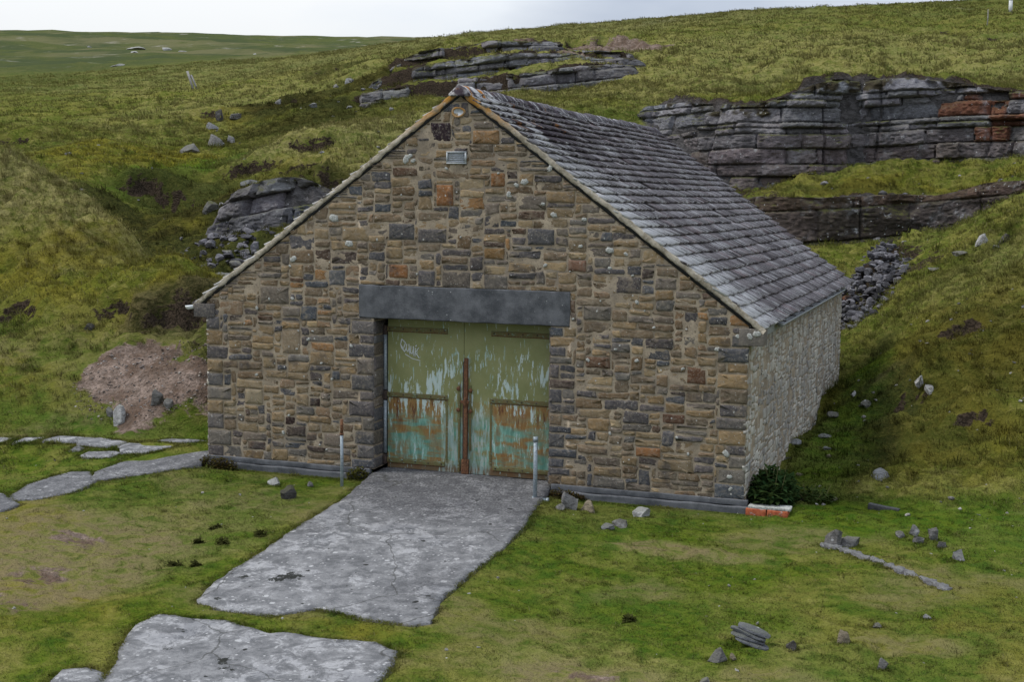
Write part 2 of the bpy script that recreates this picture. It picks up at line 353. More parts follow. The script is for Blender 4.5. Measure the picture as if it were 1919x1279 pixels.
t = NT("grass_blade")
c, n1, n2, n3, p = turf_colour(t)
rnd = t.math('MULTIPLY', t.attr("rnd").outputs["Fac"], t.math('SUBTRACT', 1.0, t.math('MULTIPLY', t.attr("heath_shade").outputs["Fac"], .8)))
c = t.mix(t.mr(rnd, 0, 1, 0, .55, False), c, t.mix(.5, c, (.165, .155, .060)))
c = t.mix(t.mr(rnd, .86, 1.0, 0, .55), c, (.26, .22, .12))
nn = t.n("VectorMath", {0: t.n("VectorMath", {0: t.n("NewGeometry").outputs["Normal"], "Scale": .45}, operation="SCALE").outputs[0], 1: (0, -.1, 1.0)}, operation="ADD").outputs[0]
nn = t.n("VectorMath", {0: nn}, operation="NORMALIZE").outputs[0]
df = t.n("BsdfDiffuse", {"Color": c, "Roughness": 1.0, "Normal": nn}); tr = t.n("BsdfTranslucent", {"Color": c})
mx = t.n("MixShader", {0: .3, 1: df.outputs[0], 2: tr.outputs[0]})
t.t.links.new(mx.outputs[0], t.out.inputs[0])
M_GRASS = t.m

def lichen_spots(t, p, scale, size, thresh_noise=.55):
    v = t.n("TexVoronoi", {"Vector": p, "Scale": scale, "Randomness": 1.0}, feature='F1')
    n = t.noise(p, scale * 3.1, 3)
    sel = t.n("SeparateColor", {0: v.outputs["Color"]}).outputs[0]
    dd = t.math('ADD', v.outputs["Distance"], t.math('MULTIPLY', t.math('SUBTRACT', n, .5), .35))
    return t.math('MULTIPLY', t.mr(dd, size, size * .7), t.mr(sel, thresh_noise, thresh_noise + .02))

# coursed rubble stones: colour per stone, weathering and lichen on top
t = NT("rubble_stone")
p = t.obj(); col = t.attr("col").outputs["Color"]
n1 = t.noise(p, 5.5, 6, .65); n2 = t.noise(p, 26, 4, .65); n3 = t.noise(p, 90, 2, .6)
c = t.mix(t.mr(n1, .34, .66, .45, 0), col, t.mix(1.0, col, (.50, .50, .55), 'MULTIPLY'))
c = t.mix(t.mr(n2, .46, .66, 0, .6), c, t.mix(.55, c, (.30, .255, .195)))
c = t.mix(t.mr(t.noise(p, 2.3, 5, .7), .54, .68, 0, .55), c, (.265, .215, .150))
c = t.mix(t.mr(t.noise(p, 1.7, 6, .7), .54, .66, 0, .7), c, (.070, .062, .058))
c = t.mix(t.mr(n2, .28, .44, .6, 0), c, t.mix(1.0, c, (.42, .40, .40), 'MULTIPLY'))
c = t.mix(lichen_spots(t, p, 11, .16, .86), c, (.44, .43, .39))
c = t.mix(lichen_spots(t, p, 38, .22, .80), c, (.42, .41, .37))
c = t.mix(t.mr(t.noise(p, .8, 4), .52, .72, 0, .35), c, t.mix(1.0, c, (.62, .62, .66), 'MULTIPLY'))
M_STONE = t.done(c, .95, t.bump(t.math('ADD', n2, t.math('MULTIPLY', n3, .5)), .7, .012), .15)

t = NT("lime_mortar")
p = t.obj(); n1 = t.noise(p, 3.2, 5, .6); n2 = t.noise(p, 40, 4, .7)
c = t.mix(t.mr(n1, .34, .66), (.250, .200, .140), (.400, .325, .230))
c = t.mix(t.mr(n2, .32, .50, .75, 0), c, (.155, .125, .095))
c = t.mix(t.mr(t.noise(p, 1.1, 3), .50, .70, 0, .6), c, (.210, .175, .135))
M_MORTAR = t.done(c, 1.0, t.bump(n2, .6, .012), .1)

t = NT("grey_wash_stone")         # the side wall: rubble under remains of grey wash
p = t.obj(); col = t.attr("col").outputs["Color"]
n1 = t.noise(t.map(p, (1, 1, .45)), 4.0, 6, .7); n2 = t.noise(t.map(p, (1, 1, .4)), 22, 4, .7)
c = t.mix(t.mr(n1, .36, .60, .15, .85), col, (.52, .485, .405))
c = t.mix(t.mr(n2, .55, .72, 0, .55), c, (.50, .48, .43))
c = t.mix(t.mr(n2, .26, .42, .6, 0), c, (.075, .070, .066))
c = t.mix(t.mr(t.noise(p, .7, 4), .46, .66, 0, .45), c, (.120, .105, .100))
M_WASH = t.done(c, .95, t.bump(n2, .6, .012), .15)

t = NT("lichen")
p = t.obj()
M_LICHEN = t.done(t.mix(t.mr(t.noise(p, 45, 4), .35, .65), (.24, .24, .21), (.47, .47, .43)), 1.0, t.bump(t.noise(p, 80, 3), .8, .008), .1)

t = NT("concrete_lintel")
p = t.obj(); n1 = t.noise(p, 2.5, 6, .7); n2 = t.noise(p, 50, 3, .7)
c = t.mix(t.mr(n1, .34, .66), (.058, .061, .065), (.135, .137, .142))
c = t.mix(t.mr(n2, .58, .70, 0, .6), c, (.19, .19, .19))
c = t.mix(lichen_spots(t, p, 16, .14, .88), c, (.40, .40, .38))
M_CONC = t.done(c, .95, t.bump(n2, .6, .01), .2)

t = NT("stone_slate")
p = t.obj(); col = t.attr("col").outputs["Color"]
pm = t.map(p, (1.0, 1.0, 1.0), (0, 0, 0), (0, R(36.4), 0))
st = t.noise(t.map(pm, (1.8, 9.0, 1.8)), 1.5, 4, .75)           # streaks running down the slope
n2 = t.noise(p, 30, 4, .7)
c = t.mix(t.mr(n2, .36, .64), t.mix(1.0, col, (.62, .60, .64), 'MULTIPLY'), col)
sx = t.n("SeparateXYZ", {0: p})
gable = t.mr(sx.outputs["Y"], 2.6, -.1, 0, .16)                     # more lichen near the exposed gable end
c = t.mix(t.mr(t.math('ADD', st, t.math('ADD', gable, t.math('MULTIPLY', t.math('SUBTRACT', t.noise(p, .9, 3), .5), .22))), .545, .60, 0, .9), c, (.54, .525, .51))
c = t.mix(t.mr(t.math('ADD', st, t.math('MULTIPLY', gable, -.3)), .30, .42, .65, 0), c, (.055, .048, .055))
hi = t.math('MULTIPLY', t.mr(sx.outputs["Z"], 4.2, 5.5), t.mr(sx.outputs["Y"], 7.5, 1.5, .35, 1.0))
bl = t.noise(t.map(pm, (.8, 3.0, 1.0)), 1.4, 4, .6)
c = t.mix(t.math('MULTIPLY', hi, t.mr(bl, .45, .54, 0, .92)), c, (.040, .028, .034))
og = t.math('MULTIPLY', t.mr(sx.outputs["Z"], 5.0, 5.75), t.mr(t.noise(p, 2.6, 4), .60, .68))
c = t.mix(t.math('MULTIPLY', og, t.mr(sx.outputs["Y"], 4.5, 2.5)), c, (.36, .15, .028))
M_SLATE = t.done(c, .95, t.bump(t.math('ADD', n2, st), .6, .012), .10)

t = NT("verge_mortar")
p = t.obj(); n1 = t.noise(p, 5, 5, .7); n2 = t.noise(p, 30, 3, .7)
c = t.mix(t.mr(n1, .34, .66), (.200, .170, .120), (.42, .37, .285))
c = t.mix(t.mr(n2, .54, .68, 0, .6), c, (.50, .48, .43))
sx = t.n("SeparateXYZ", {0: p})
c = t.mix(t.math('MULTIPLY', t.mr(sx.outputs["Z"], 5.15, 5.75), t.mr(n1, .36, .56, .1, .95)), c, (.36, .17, .028))
M_VERGE = t.done(c, .95, t.bump(n2, .8, .015), .15)

def painted(name, a, b, rough=.6, scale=20, rust=None, metal=0.0):
    t = NT(name); p = t.obj()
    n = t.noise(p, scale, 5, .65)
    c = t.mix(t.mr(n, .35, .65), a, b)
    if rust: c = t.mix(t.mr(t.noise(p, scale * .35, 6, .7), *rust[1]), c, rust[0])
    return t.done(c, rough, t.bump(n, .25, .004), .35, metal)
M_GALV = painted("galvanised_steel", (.20, .235, .25), (.34, .38, .40), .5, 30, ((.13, .075, .04), (.60, .70)), .3)
M_RUST = painted("rusty_iron", (.085, .038, .020), (.20, .090, .040), .9, 40, ((.15, .10, .055), (.55, .66)))
M_DARKIRON = painted("dark_iron", (.030, .022, .020), (.075, .050, .036), .8, 30)
M_WHITEPVC = painted("white_plastic", (.62, .64, .62), (.74, .75, .73), .45, 8)
M_GREYPVC = painted("grey_plastic", (.24, .25, .25), (.36, .37, .37), .6, 14)
M_VENT = painted("vent_metal", (.33, .35, .36), (.46, .48, .48), .5, 40)
M_DARK = painted("dark_void", (.012, .012, .012), (.02, .02, .02), 1.0)
M_TIMBER = painted("grey_timber", (.19, .18, .165), (.33, .31, .29), .9, 14)
M_DARKTIMBER = painted("dark_timber", (.030, .032, .032), (.06, .06, .058), .9, 14)
M_WHITETIMBER = painted("white_post", (.5, .5, .48), (.66, .66, .63), .8, 14)
M_SPRAY = painted("white_spray_paint", (.50, .52, .50), (.62, .64, .62), .7, 50)

# the painted steel doors: olive over turquoise, flaking and rusting
t = NT("door_paint")
p = t.obj(); sx = t.n("SeparateXYZ", {0: p}); X_, Z_ = sx.outputs["X"], sx.outputs["Z"]
olive = t.mix(t.mr(t.noise(p, 2.2, 4), .35, .65), (.200, .210, .078), (.250, .252, .105))
c = olive
low = t.mr(Z_, 1.18, 1.02)
xc = t.math('ABSOLUTE', t.math('SUBTRACT', X_, 4.49))
outer = t.mr(xc, .38, .44)                                        # the outer lower panels
fl = t.noise(t.map(p, (26, 1, 4.2)), 1.0, 5, .7, .3)              # vertical flakes
fl2 = t.noise(t.map(p, (14, 1, 2.6), (3.3, 0, 1.7)), 1.0, 6, .72, .2)
blot = t.noise(t.map(p, (1.3, 1, 1.6)), 2.6, 5, .65)
horiz = t.noise(t.map(p, (1.6, 1, 7.0)), 1.2, 4, .6)
# ochre rust on lower half
rustc = t.mix(t.mr(fl, .38, .62), (.230, .105, .032), (.310, .190, .062))
c = t.mix(t.math('MULTIPLY', low, t.math('MULTIPLY', t.mr(blot, .30, .52), t.math('ADD', t.math('MULTIPLY', outer, .62), .33, True))), c, rustc)
# turquoise undercoat showing in bands
turq = t.mix(t.mr(fl2, .40, .62), (.095, .250, .185), (.220, .420, .330))
bandz = t.math('MULTIPLY', t.mr(Z_, .95, .72), t.mr(horiz, .36, .54))
c = t.mix(t.math('MULTIPLY', bandz, t.mr(blot, .62, .40, .35, .95)), c, turq)
c = t.mix(t.math('MULTIPLY', low, t.mr(fl2, .555, .61, 0, .9)), c, turq)
# dark red rust runs below the mid straps
runs = t.math('MULTIPLY', t.math('MULTIPLY', outer, t.mr(fl2, .44, .37)), t.math('MULTIPLY', t.mr(Z_, .55, .85), t.mr(Z_, 1.14, 1.10)))
c = t.mix(t.math('MULTIPLY', runs, .9), c, (.105, .036, .018))
# rust at the bottom edge
c = t.mix(t.math('MULTIPLY', t.mr(t.math('ADD', Z_, t.math('MULTIPLY', fl, .18)), .20, .06), .85), c, (.150, .070, .026))
# pale mint flakes
pale = t.mix(t.mr(fl2, .4, .6), (.30, .43, .37), (.52, .60, .55))
mid = t.math('MULTIPLY', t.mr(Z_, .50, 1.25), t.mr(Z_, 2.12, 1.35))
zone = t.mr(t.noise(t.map(p, (1.0, 1, .8), (5.0, 0, 2.0)), 2.3, 3, .5), .40, .66)
near = t.mr(xc, .75, .15, .25, 1.0)
pk = t.math('ADD', fl, t.math('MULTIPLY', t.math('MULTIPLY', mid, zone), t.math('MULTIPLY', near, .21)))
c = t.mix(t.mr(pk, .615, .650, 0, .9), c, pale)
pk2 = t.math('ADD', fl2, t.math('MULTIPLY', t.math('MULTIPLY', mid, t.mr(t.noise(t.map(p, (1, 1, .7), (1.0, 0, 8.0)), 2.0, 3, .5), .42, .62)), .16))
c = t.mix(t.mr(pk2, .635, .66, 0, .9), c, pale)
inner = t.math('MULTIPLY', t.mr(xc, .46, .34), t.mr(Z_, 1.0, .8))
c = t.mix(t.math('MULTIPLY', inner, t.mr(t.math('ADD', fl, t.math('MULTIPLY', blot, .3)), .58, .72, 0, .85)), c, t.mix(t.mr(blot, .40, .6), (.40, .44, .38), (.24, .34, .30)))
dk = t.noise(p, 34, 3, .7)
c = t.mix(t.mr(dk, .68, .76, 0, .7), c, (.065, .035, .020))
M_DOOR = t.done(c, .62, t.bump(t.math('ADD', fl, t.math('MULTIPLY', dk, .3)), .25, .004), .3)

t = NT("strap_paint")
p = t.obj(); n = t.noise(t.map(p, (4, 4, 12)), 3.0, 5, .7); n2 = t.noise(p, 9, 4, .7)
c = t.mix(t.mr(n2, .36, .64), (.120, .122, .044), (.145, .105, .040))
c = t.mix(t.mr(n, .55, .66, 0, .85), c, (.22, .33, .27))
c = t.mix(t.mr(n, .42, .33, 0, .8), c, (.105, .046, .022))
M_STRAP = t.done(c, .7, t.bump(n, .3, .004), .3)

# lichen covered concrete of the apron and paths
t = NT("old_concrete")
p = t.pos(); n1 = t.noise(p, .9, 4, .6); n2 = t.noise(p, 6.5, 5, .7); n3 = t.noise(p, 30, 4, .7)
n4 = t.noise(p, 4.2, 9, .78, .4); n5 = t.noise(t.map(p, (1, 1, 1), (3.1, 7.7, 0)), 1.15, 5, .65)
c = t.mix(t.mr(n4, .36, .62), (.105, .105, .106), (.225, .222, .218))
c = t.mix(t.mr(t.math('ADD', n4, t.math('MULTIPLY', t.math('SUBTRACT', n5, .5), .9)), .53, .64, 0, .8), c, (.335, .330, .325))
c = t.mix(t.mr(n5, .56, .68, 0, .55), c, (.120, .122, .128))
c = t.mix(lichen_spots(t, p, 5.0, .22, .72), c, (.37, .365, .355))
c = t.mix(lichen_spots(t, p, 14, .26, .72), c, (.36, .355, .345))
c = t.mix(t.mr(n3, .28, .42, .85, 0), c, (.055, .053, .052))
c = t.mix(t.math('MULTIPLY', t.attr("dark").outputs["Fac"], t.mr(n3, .36, .60, 1.0, .30)), c, (.060, .058, .060))
c = t.mix(lichen_spots(t, p, 3.4, .13, .78), c, (.022, .022, .020))
c = t.mix(lichen_spots(t, t.map(p, (1, 1, 1), (4, 2, 0)), 9.0, .15, .86), c, (.025, .026, .020))
c = t.mix(t.mr(t.math('ADD', t.math('MULTIPLY', t.attr("blackmoss").outputs["Fac"], .42), t.noise(p, 11, 4, .75)), .76, .80, 0, .95), c, (.016, .017, .013))
ck = t.n("TexVoronoi", {"Vector": t.n("VectorMath", {0: p, 1: t.n("VectorMath", {0: t.n("TexNoise", {"Vector": p, "Scale": 2.0, "Detail": 5.0}).outputs["Color"], "Scale": .35}, operation="SCALE").outputs[0]}, operation="ADD").outputs[0], "Scale": .42}, feature='DISTANCE_TO_EDGE').outputs[0]
c = t.mix(t.mr(ck, .0055, .002, 0, .55), c, (.030, .029, .022))
M_SLAB = t.done(c, .95, t.bump(t.math('ADD', n3, n2), .7, .02), .15)

# bare rock of quarry faces and loose stones: colour from the mesh
def rock_mat(name, pale=.5):
    t = NT(name); p = t.pos(); col = t.attr("col").outputs["Color"]
    n1 = t.noise(p, 1.6, 6, .7); n2 = t.noise(t.map(p, (1, 1, 2.2)), 8, 6, .75); n3 = t.noise(p, 34, 3, .7)
    c = t.mix(t.mr(n2, .36, .62, .75, 0), col, t.mix(1.0, col, (.38, .37, .38), 'MULTIPLY'))
    c = t.mix(t.mr(n1, .50, .70, 0, pale), c, t.mix(.6, c, (.30, .30, .31)))
    c = t.mix(t.mr(t.noise(p, 3.2, 5, .7), .60, .70, 0, .7), c, (.33, .33, .33))
    c = t.mix(lichen_spots(t, p, 9, .2, .84), c, (.42, .42, .41))
    up = t.n("SeparateXYZ", {0: t.n("NewGeometry").outputs["Normal"]}).outputs[2]
    c = t.mix(t.math('MULTIPLY', t.attr("mossy").outputs["Fac"], t.math('MULTIPLY', t.mr(up, .35, .8), t.mr(n2, .36, .56))), c, (.070, .072, .018))
    return t.done(c, .95, t.bump(t.math('ADD', n2, t.math('MULTIPLY', n3, .4)), .9, .06), .2)
M_ROCK = rock_mat("quarry_rock")
M_LOOSE = rock_mat("loose_stone", .6)

t = NT("leafage")
p = t.pos(); rnd = t.attr("rnd").outputs["Fac"]; col = t.attr("col").outputs["Color"]
c = t.mix(t.mr(rnd, 0, 1, .0, .6, False), col, t.mix(.5, col, (.11, .13, .03)))
df = t.n("BsdfDiffuse", {"Color": c}); tr = t.n("BsdfTranslucent", {"Color": c})
mx = t.n("MixShader", {0: .25, 1: df.outputs[0], 2: tr.outputs[0]}); t.t.links.new(mx.outputs[0], t.out.inputs[0])
M_LEAF = t.m

t = NT("orange_brick")
p = t.obj(); n = t.noise(p, 22, 4, .7)
c = t.mix(t.mr(n, .35, .6), (.27, .060, .026), (.40, .115, .050))
c = t.mix(t.mr(t.noise(p, 9, 5, .7), .54, .64, 0, .8), c, (.33, .31, .29))
M_BRICK = t.done(c, .9, t.bump(n, .5, .008), .2)

# ------------------------------------------------------------------ ground: zones, relief, mesh
BARN = (0.0, 9.0, 0.0, 12.37)
APRON = [(3.07, 0.5), (3.03, 0.0), (3.31, -1.67), (3.33, -3.02), (3.43, -4.37), (3.47, -5.46), (3.66, -6.1), (4.11, -6.27), (4.78, -6.23), (5.15, -5.88), (5.83, -6.02), (6.35, -6.02), (6.54, -5.92), (6.36, -5.1), (6.34, -4.19), (6.38, -3.15), (6.33, -2.03), (6.22, -1.37), (6.03, 0.0), (5.98, 0.5)]
SLABS = [  # outline, height at y = 0, slope along y, dark part
    (APRON, -.10, .055), 
    ([(3.74,-7.74),(3.43,-7.05),(3.47,-6.6),(3.79,-6.6),(4.36,-6.56),(4.98,-6.76),(5.15,-6.65),(5.71,-6.72),(6.19,-6.65),(6.54,-6.8),(6.63,-7.09),(6.67,-7.66),(6.6,-8.6),(6.4,-9.6),(4.65,-9.7),(4.2,-8.9),(3.95,-8.2)], -.17, .045),
    ([(3.61,-8.75),(3.5,-8.36),(3.7,-8.23),(3.95,-8.31),(4.14,-8.6),(4.1,-9.3),(3.4,-9.3)], -.17, .045),
    ([(-1.21,-1.35),(-1.18,-0.59),(-0.77,0.05),(-0.42,0.61),(-0.06,0.66),(-0.04,-0.2),(0.07,-0.46),(-0.24,-1.06),(-0.78,-1.73),(-1.01,-1.76)], -0.08, .06),
    ([(-1.63,-2.95),(-1.76,-2.3),(-1.69,-1.47),(-1.4,-1.37),(-0.9,-1.87),(-0.88,-2.45),(-1.12,-3.02),(-1.42,-3.14)], -0.11, .055),
    ([(-3.4,-3.0),(-2.4,-2.7),(-1.84,-2.94),(-1.2,-3.33),(-1.19,-3.7),(-1.45,-3.95),(-2.6,-4.2)], -0.11, .055),
    ([(-5.6,-.3),(-4.8,0.02),(-4.34,0.10),(-4.03,0.12),(-3.95,-0.13),(-4.02,-0.32),(-4.59,-0.47)], -0.07, .05),
    ([(-3.85,-0.14),(-3.88,0.18),(-3.46,0.35),(-3.42,0.25),(-3.43,-0.14),(-3.77,-0.28)], -0.07, .05),
    ([(-3.36,0.01),(-3.32,0.38),(-2.62,0.49),(-2.59,0.33),(-2.80,0.09),(-3.24,-0.09)], -0.04, .05),
    ([(-2.72,0.16),(-2.47,0.42),(-1.82,0.35),(-1.85,0.17),(-2.02,-0.02),(-2.58,-0.01)], -0.02, .05),
    ([(-1.75,0.01),(-1.72,0.24),(-1.21,0.39),(-0.83,0.34),(-0.90,0.16),(-1.06,-0.22),(-1.47,-0.31)], -0.02, .05),
    ([(-2.05,-0.63),(-2.12,-0.33),(-1.73,-0.19),(-1.55,-0.29),(-1.57,-0.56),(-1.91,-0.69)], -0.07, .05),
    ([(-1.3,0.42),(-1.18,0.60),(-0.72,0.72),(-0.52,0.70),(-0.81,0.47)], 0.01, .05),
    ([(-2.52,-0.37),(-2.62,-0.03),(-2.39,-0.11),(-2.32,-0.35)], -0.07, .05),
]
def _grow(poly, k):
    c = np.mean(np.array(poly), 0)
    return [tuple(c + (np.array(p) - c) * (1 + k / max(.25, np.hypot(*(np.array(p) - c))))) for p in poly]
SLABS = SLABS[:3] + [(_grow(p_, .05), z_, s_) for p_, z_, s_ in SLABS[3:]]
def poly_sd(x, y, poly):
    """signed distance to a polygon, negative inside"""
    P = np.array(poly); best = np.full(x.shape, 1e9); ins = np.zeros(x.shape, bool)
    for a, b in zip(P, np.roll(P, -1, 0)):
        e = b - a
        t = np.clip(((x - a[0]) * e[0] + (y - a[1]) * e[1]) / (e @ e), 0, 1)
        best = np.minimum(best, np.hypot(x - a[0] - t * e[0], y - a[1] - t * e[1]))
        cnd = ((a[1] > y) != (b[1] > y)) & (x < e[0] * (y - a[1]) / (e[1] if abs(e[1]) > 1e-9 else 1e-9) + a[0])
        ins ^= cnd
    return np.where(ins, -best, best)

# peat scars and little turf overhangs: x, y, half length, drop
SCARS = [(-10.42, 23.67, 1.3, .5), (-12.34, 25.57, 0.9, .35), (-12.19, 22.68, 1.6, .4), (-7.6, 19.37, 1.6, .55), (-3.03, 4.09, 1.2, .5), (-4.63, 4.19, 0.9, .3),
         (-7.03, 4.18, 0.9, .25), (7.64, 66.85, 2.4, .4), (12.17, 62.25, 2, .3), (-12.39, 61.26, 5, .6), (-11.0, 64.7, 2.2, .6), (-25.06, 54.98, 2.0, .5),
         (-27.83, 62.44, 2.0, .4), (-14.75, 20.34, 1.8, .45), (-13.61, 20.52, 1.3, .3), (-20.94, 42.03, 1.6, .5), (-27.34, 28.46, 2, .3), (-17.9, 44.5, 2.5, .5), (-20.5, 47.5, 1.6, .45),
         (-23.5, 38.0, 1.6, .4), (-14.5, 50.0, 2.5, .5), (-71.32, 91.87, 4, .5), (-9.6, 21.5, 1.2, .35), (-8.0, 16.6, 1.4, .4), (-6.0, 11.0, 1.2, .35), (10.9, 7.6, .5, .2), (12.1, 5.1, .5, .2), (11.7, 10.6, .7, .25), (-10.2, 10.4, 1.4, .4), (-1.55, 3.1, .9, .4)]
# zones: kind, x, y, rx, ry, amount
ZONES = [("lush", 11.2, .2, 3.0, 1.5, 1.0), ("lush", 9.8, 5, .7, 6, 1.0), ("lush", -15.4, 23.3, 1.6, 4.5, 1.0), ("lush", 2.4, -2.6, .8, 2.6, .7), ("lush", 8.0, -2.0, 1.8, 1.6, .5), ("lush", 9.2, -4.6, 1.6, 1.0, .6), ("lush", 10.5, 26, 3, 1.2, .6), ("lush", -3.0, 0.9, 3.0, .35, .9), ("lush", 3, -.5, 3, .5, .6), ("lush", -15.6, 20.5, 1.0, 3, .6),
         ("moss", -18.3, 24.2, 3.4, 4.5, .8), ("moss", -4.8, 5.6, 4.5, 2.0, .7), ("moss", 11.0, 8.5, 2.4, 5, .65), ("moss", 12.0, 4.0, 1.6, 2.5, .7), ("moss", 9.5, 29.0, 5, 1.5, .7), ("moss", -7, 1.6, 4, 1.2, .6), ("moss", 2.0, -6.8, 1.4, 1.0, .55), ("moss", 5.4, -6.4, 1.2, .3, .8), ("moss", 12.4, -4.6, 2.2, 2.0, .5), ("moss", -12, 17.5, 4, 5, .5), ("moss", -20, 40, 4, 6, .6), ("moss", -6, 15, 3, 3, .4), ("moss", -1.5, -4.5, 1.5, 2, .5),
         ("straw", -10.2, 8.4, 4.2, 1.6, 1.0), ("straw", -6.5, 7.2, 3.0, 1.0, .9), ("straw", -6.5, 6.2, 2.0, .8, .7), ("straw", 1.0, -4.6, 2.2, 2.6, .6), ("straw", -11.5, 26.5, 4, 4.5, .9), ("straw", -8.2, 21, 2.5, 2, .7), ("straw", -3, 50, 14, 16, .55), ("straw", 3, 56, 12, 12, .55), ("straw", 9, 48, 9, 10, .5), ("straw", -24, 46, 8, 14, .45), ("straw", -7, 28, 5, 5, .55), ("straw", 11.6, -5.4, 1.8, 1.6, .6), ("straw", -30, 80, 30, 30, .5), ("straw", 12, 14, 1.5, 3, .3), ("straw", 8.8, -6.6, 1.5, .8, .5), ("straw", 8.4, -2.4, 1.2, .5, .6), ("straw", -7.5, 9.5, 2.5, 2.5, .6),
         ("worn", .9, -5.4, 1.9, 3.0, 1.0), ("worn", -.5, -3.9, 1.4, 1.0, .7), ("bare", .6, -4.4, .5, .35, .55), ("bare", .9, -6.8, .6, .4, .6), ("worn", 8.4, -2.3, 1.1, .35, .9), ("worn", 8.6, -6.9, 1.0, .45, 1.0), ("worn", 1.0, -3.4, 1.6, 1.0, .5), ("worn", 3.0, -1.0, .5, .5, .4), ("worn", 10.0, -1.0, .7, .4, .6), ("worn", -3.5, 2.6, 3.2, 1.8, .4), ("worn", 11.6, -4.7, .6, .3, .7),
         ("bare", -3.0, 2.15, 1.45, .95, 1.0), ("bare", -2.0, 1.75, 1.0, .85, .9), ("bare", -.9, 2.2, .7, .9, .6), ("bare", 1.2, -5.8, .5, .35, .55), ("bare", 1.6, -6.9, .5, .35, .5), ("bare", 8.9, -6.8, .7, .18, .5), ("bare", -10.5, 58.5, 5.0, 2.2, .95), ("bare", -9.0, 47.5, 3.0, 1.0, .6),
         ("heath_shade", -13.6, 16.8, 2.2, 1.5, 1.00), ("heath_shade", -11.6, 15.6, 2.2, 1.8, 1.00), ("heath_shade", -9.6, 14.6, 2.2, 2.2, 1.00), ("heath_shade", -7.5, 12.8, 2.2, 2.0, 1.00), ("heath_shade", -13.0, 19.0, 1.5, 1.2, 1.00), ("heath_shade", -11.3, 18.2, 1.8, 1.3, 1.00), ("heath_shade", -9.4, 16.8, 1.6, 1.2, 1.00), ("heath_shade", -14.9, 18.2, 1.6, .9, 1.00), ("heath_shade", -18.0, 38.5, 4.5, 3, 1.00), ("heath_shade", -21.5, 41, 3, 3, 1.00), ("heath_shade", -14.8, 30.5, 2.5, 2.0, 0.75), ("heath_shade", 9.9, 9.5, .7, 4.5, 1.00), ("heath_shade", 11.2, 7.5, 2.4, 6, 0.62), ("heath_shade", -6.5, 17.5, 3, 3, 0.75), ("heath_shade", -19, 42.5, 5, 3.5, 0.94), ("heath_shade", -16, 33, 3.5, 5, 0.88), ("heath_shade", -13.5, 20.5, 3, 1.8, 0.88), ("heath_shade", -2.2, 3.9, 2.4, .7, 1.00), ("heath_shade", 10.4, 6.0, .7, 5, 0.94), ("heath_shade", 11.6, 9, 1.2, 3, 0.62), ("heath_shade", -24, 57, 4, 5, 0.75), ("heath_shade", -1.5, 2.6, 1.2, 1.6, 0.50), ("heath_shade", 7.5, 29.3, 6, .6, 0.62),  # dark heathery growth, with the shade of ravine and gully painted in
         ("soil", 9.5, 4, .3, 6, .25), ("soil", 5, 28.0, 1.5, 2, .5), ("soil", 10.3, 21, 1.4, 3, .25), ("soil", 8.8, 20, 2.2, 3, .8), ("soil", 2.6, 29.4, 2.5, 1.6, .6)]
KINDS_ = ("lush", "moss", "straw", "worn", "bare", "soil", "heath_shade")

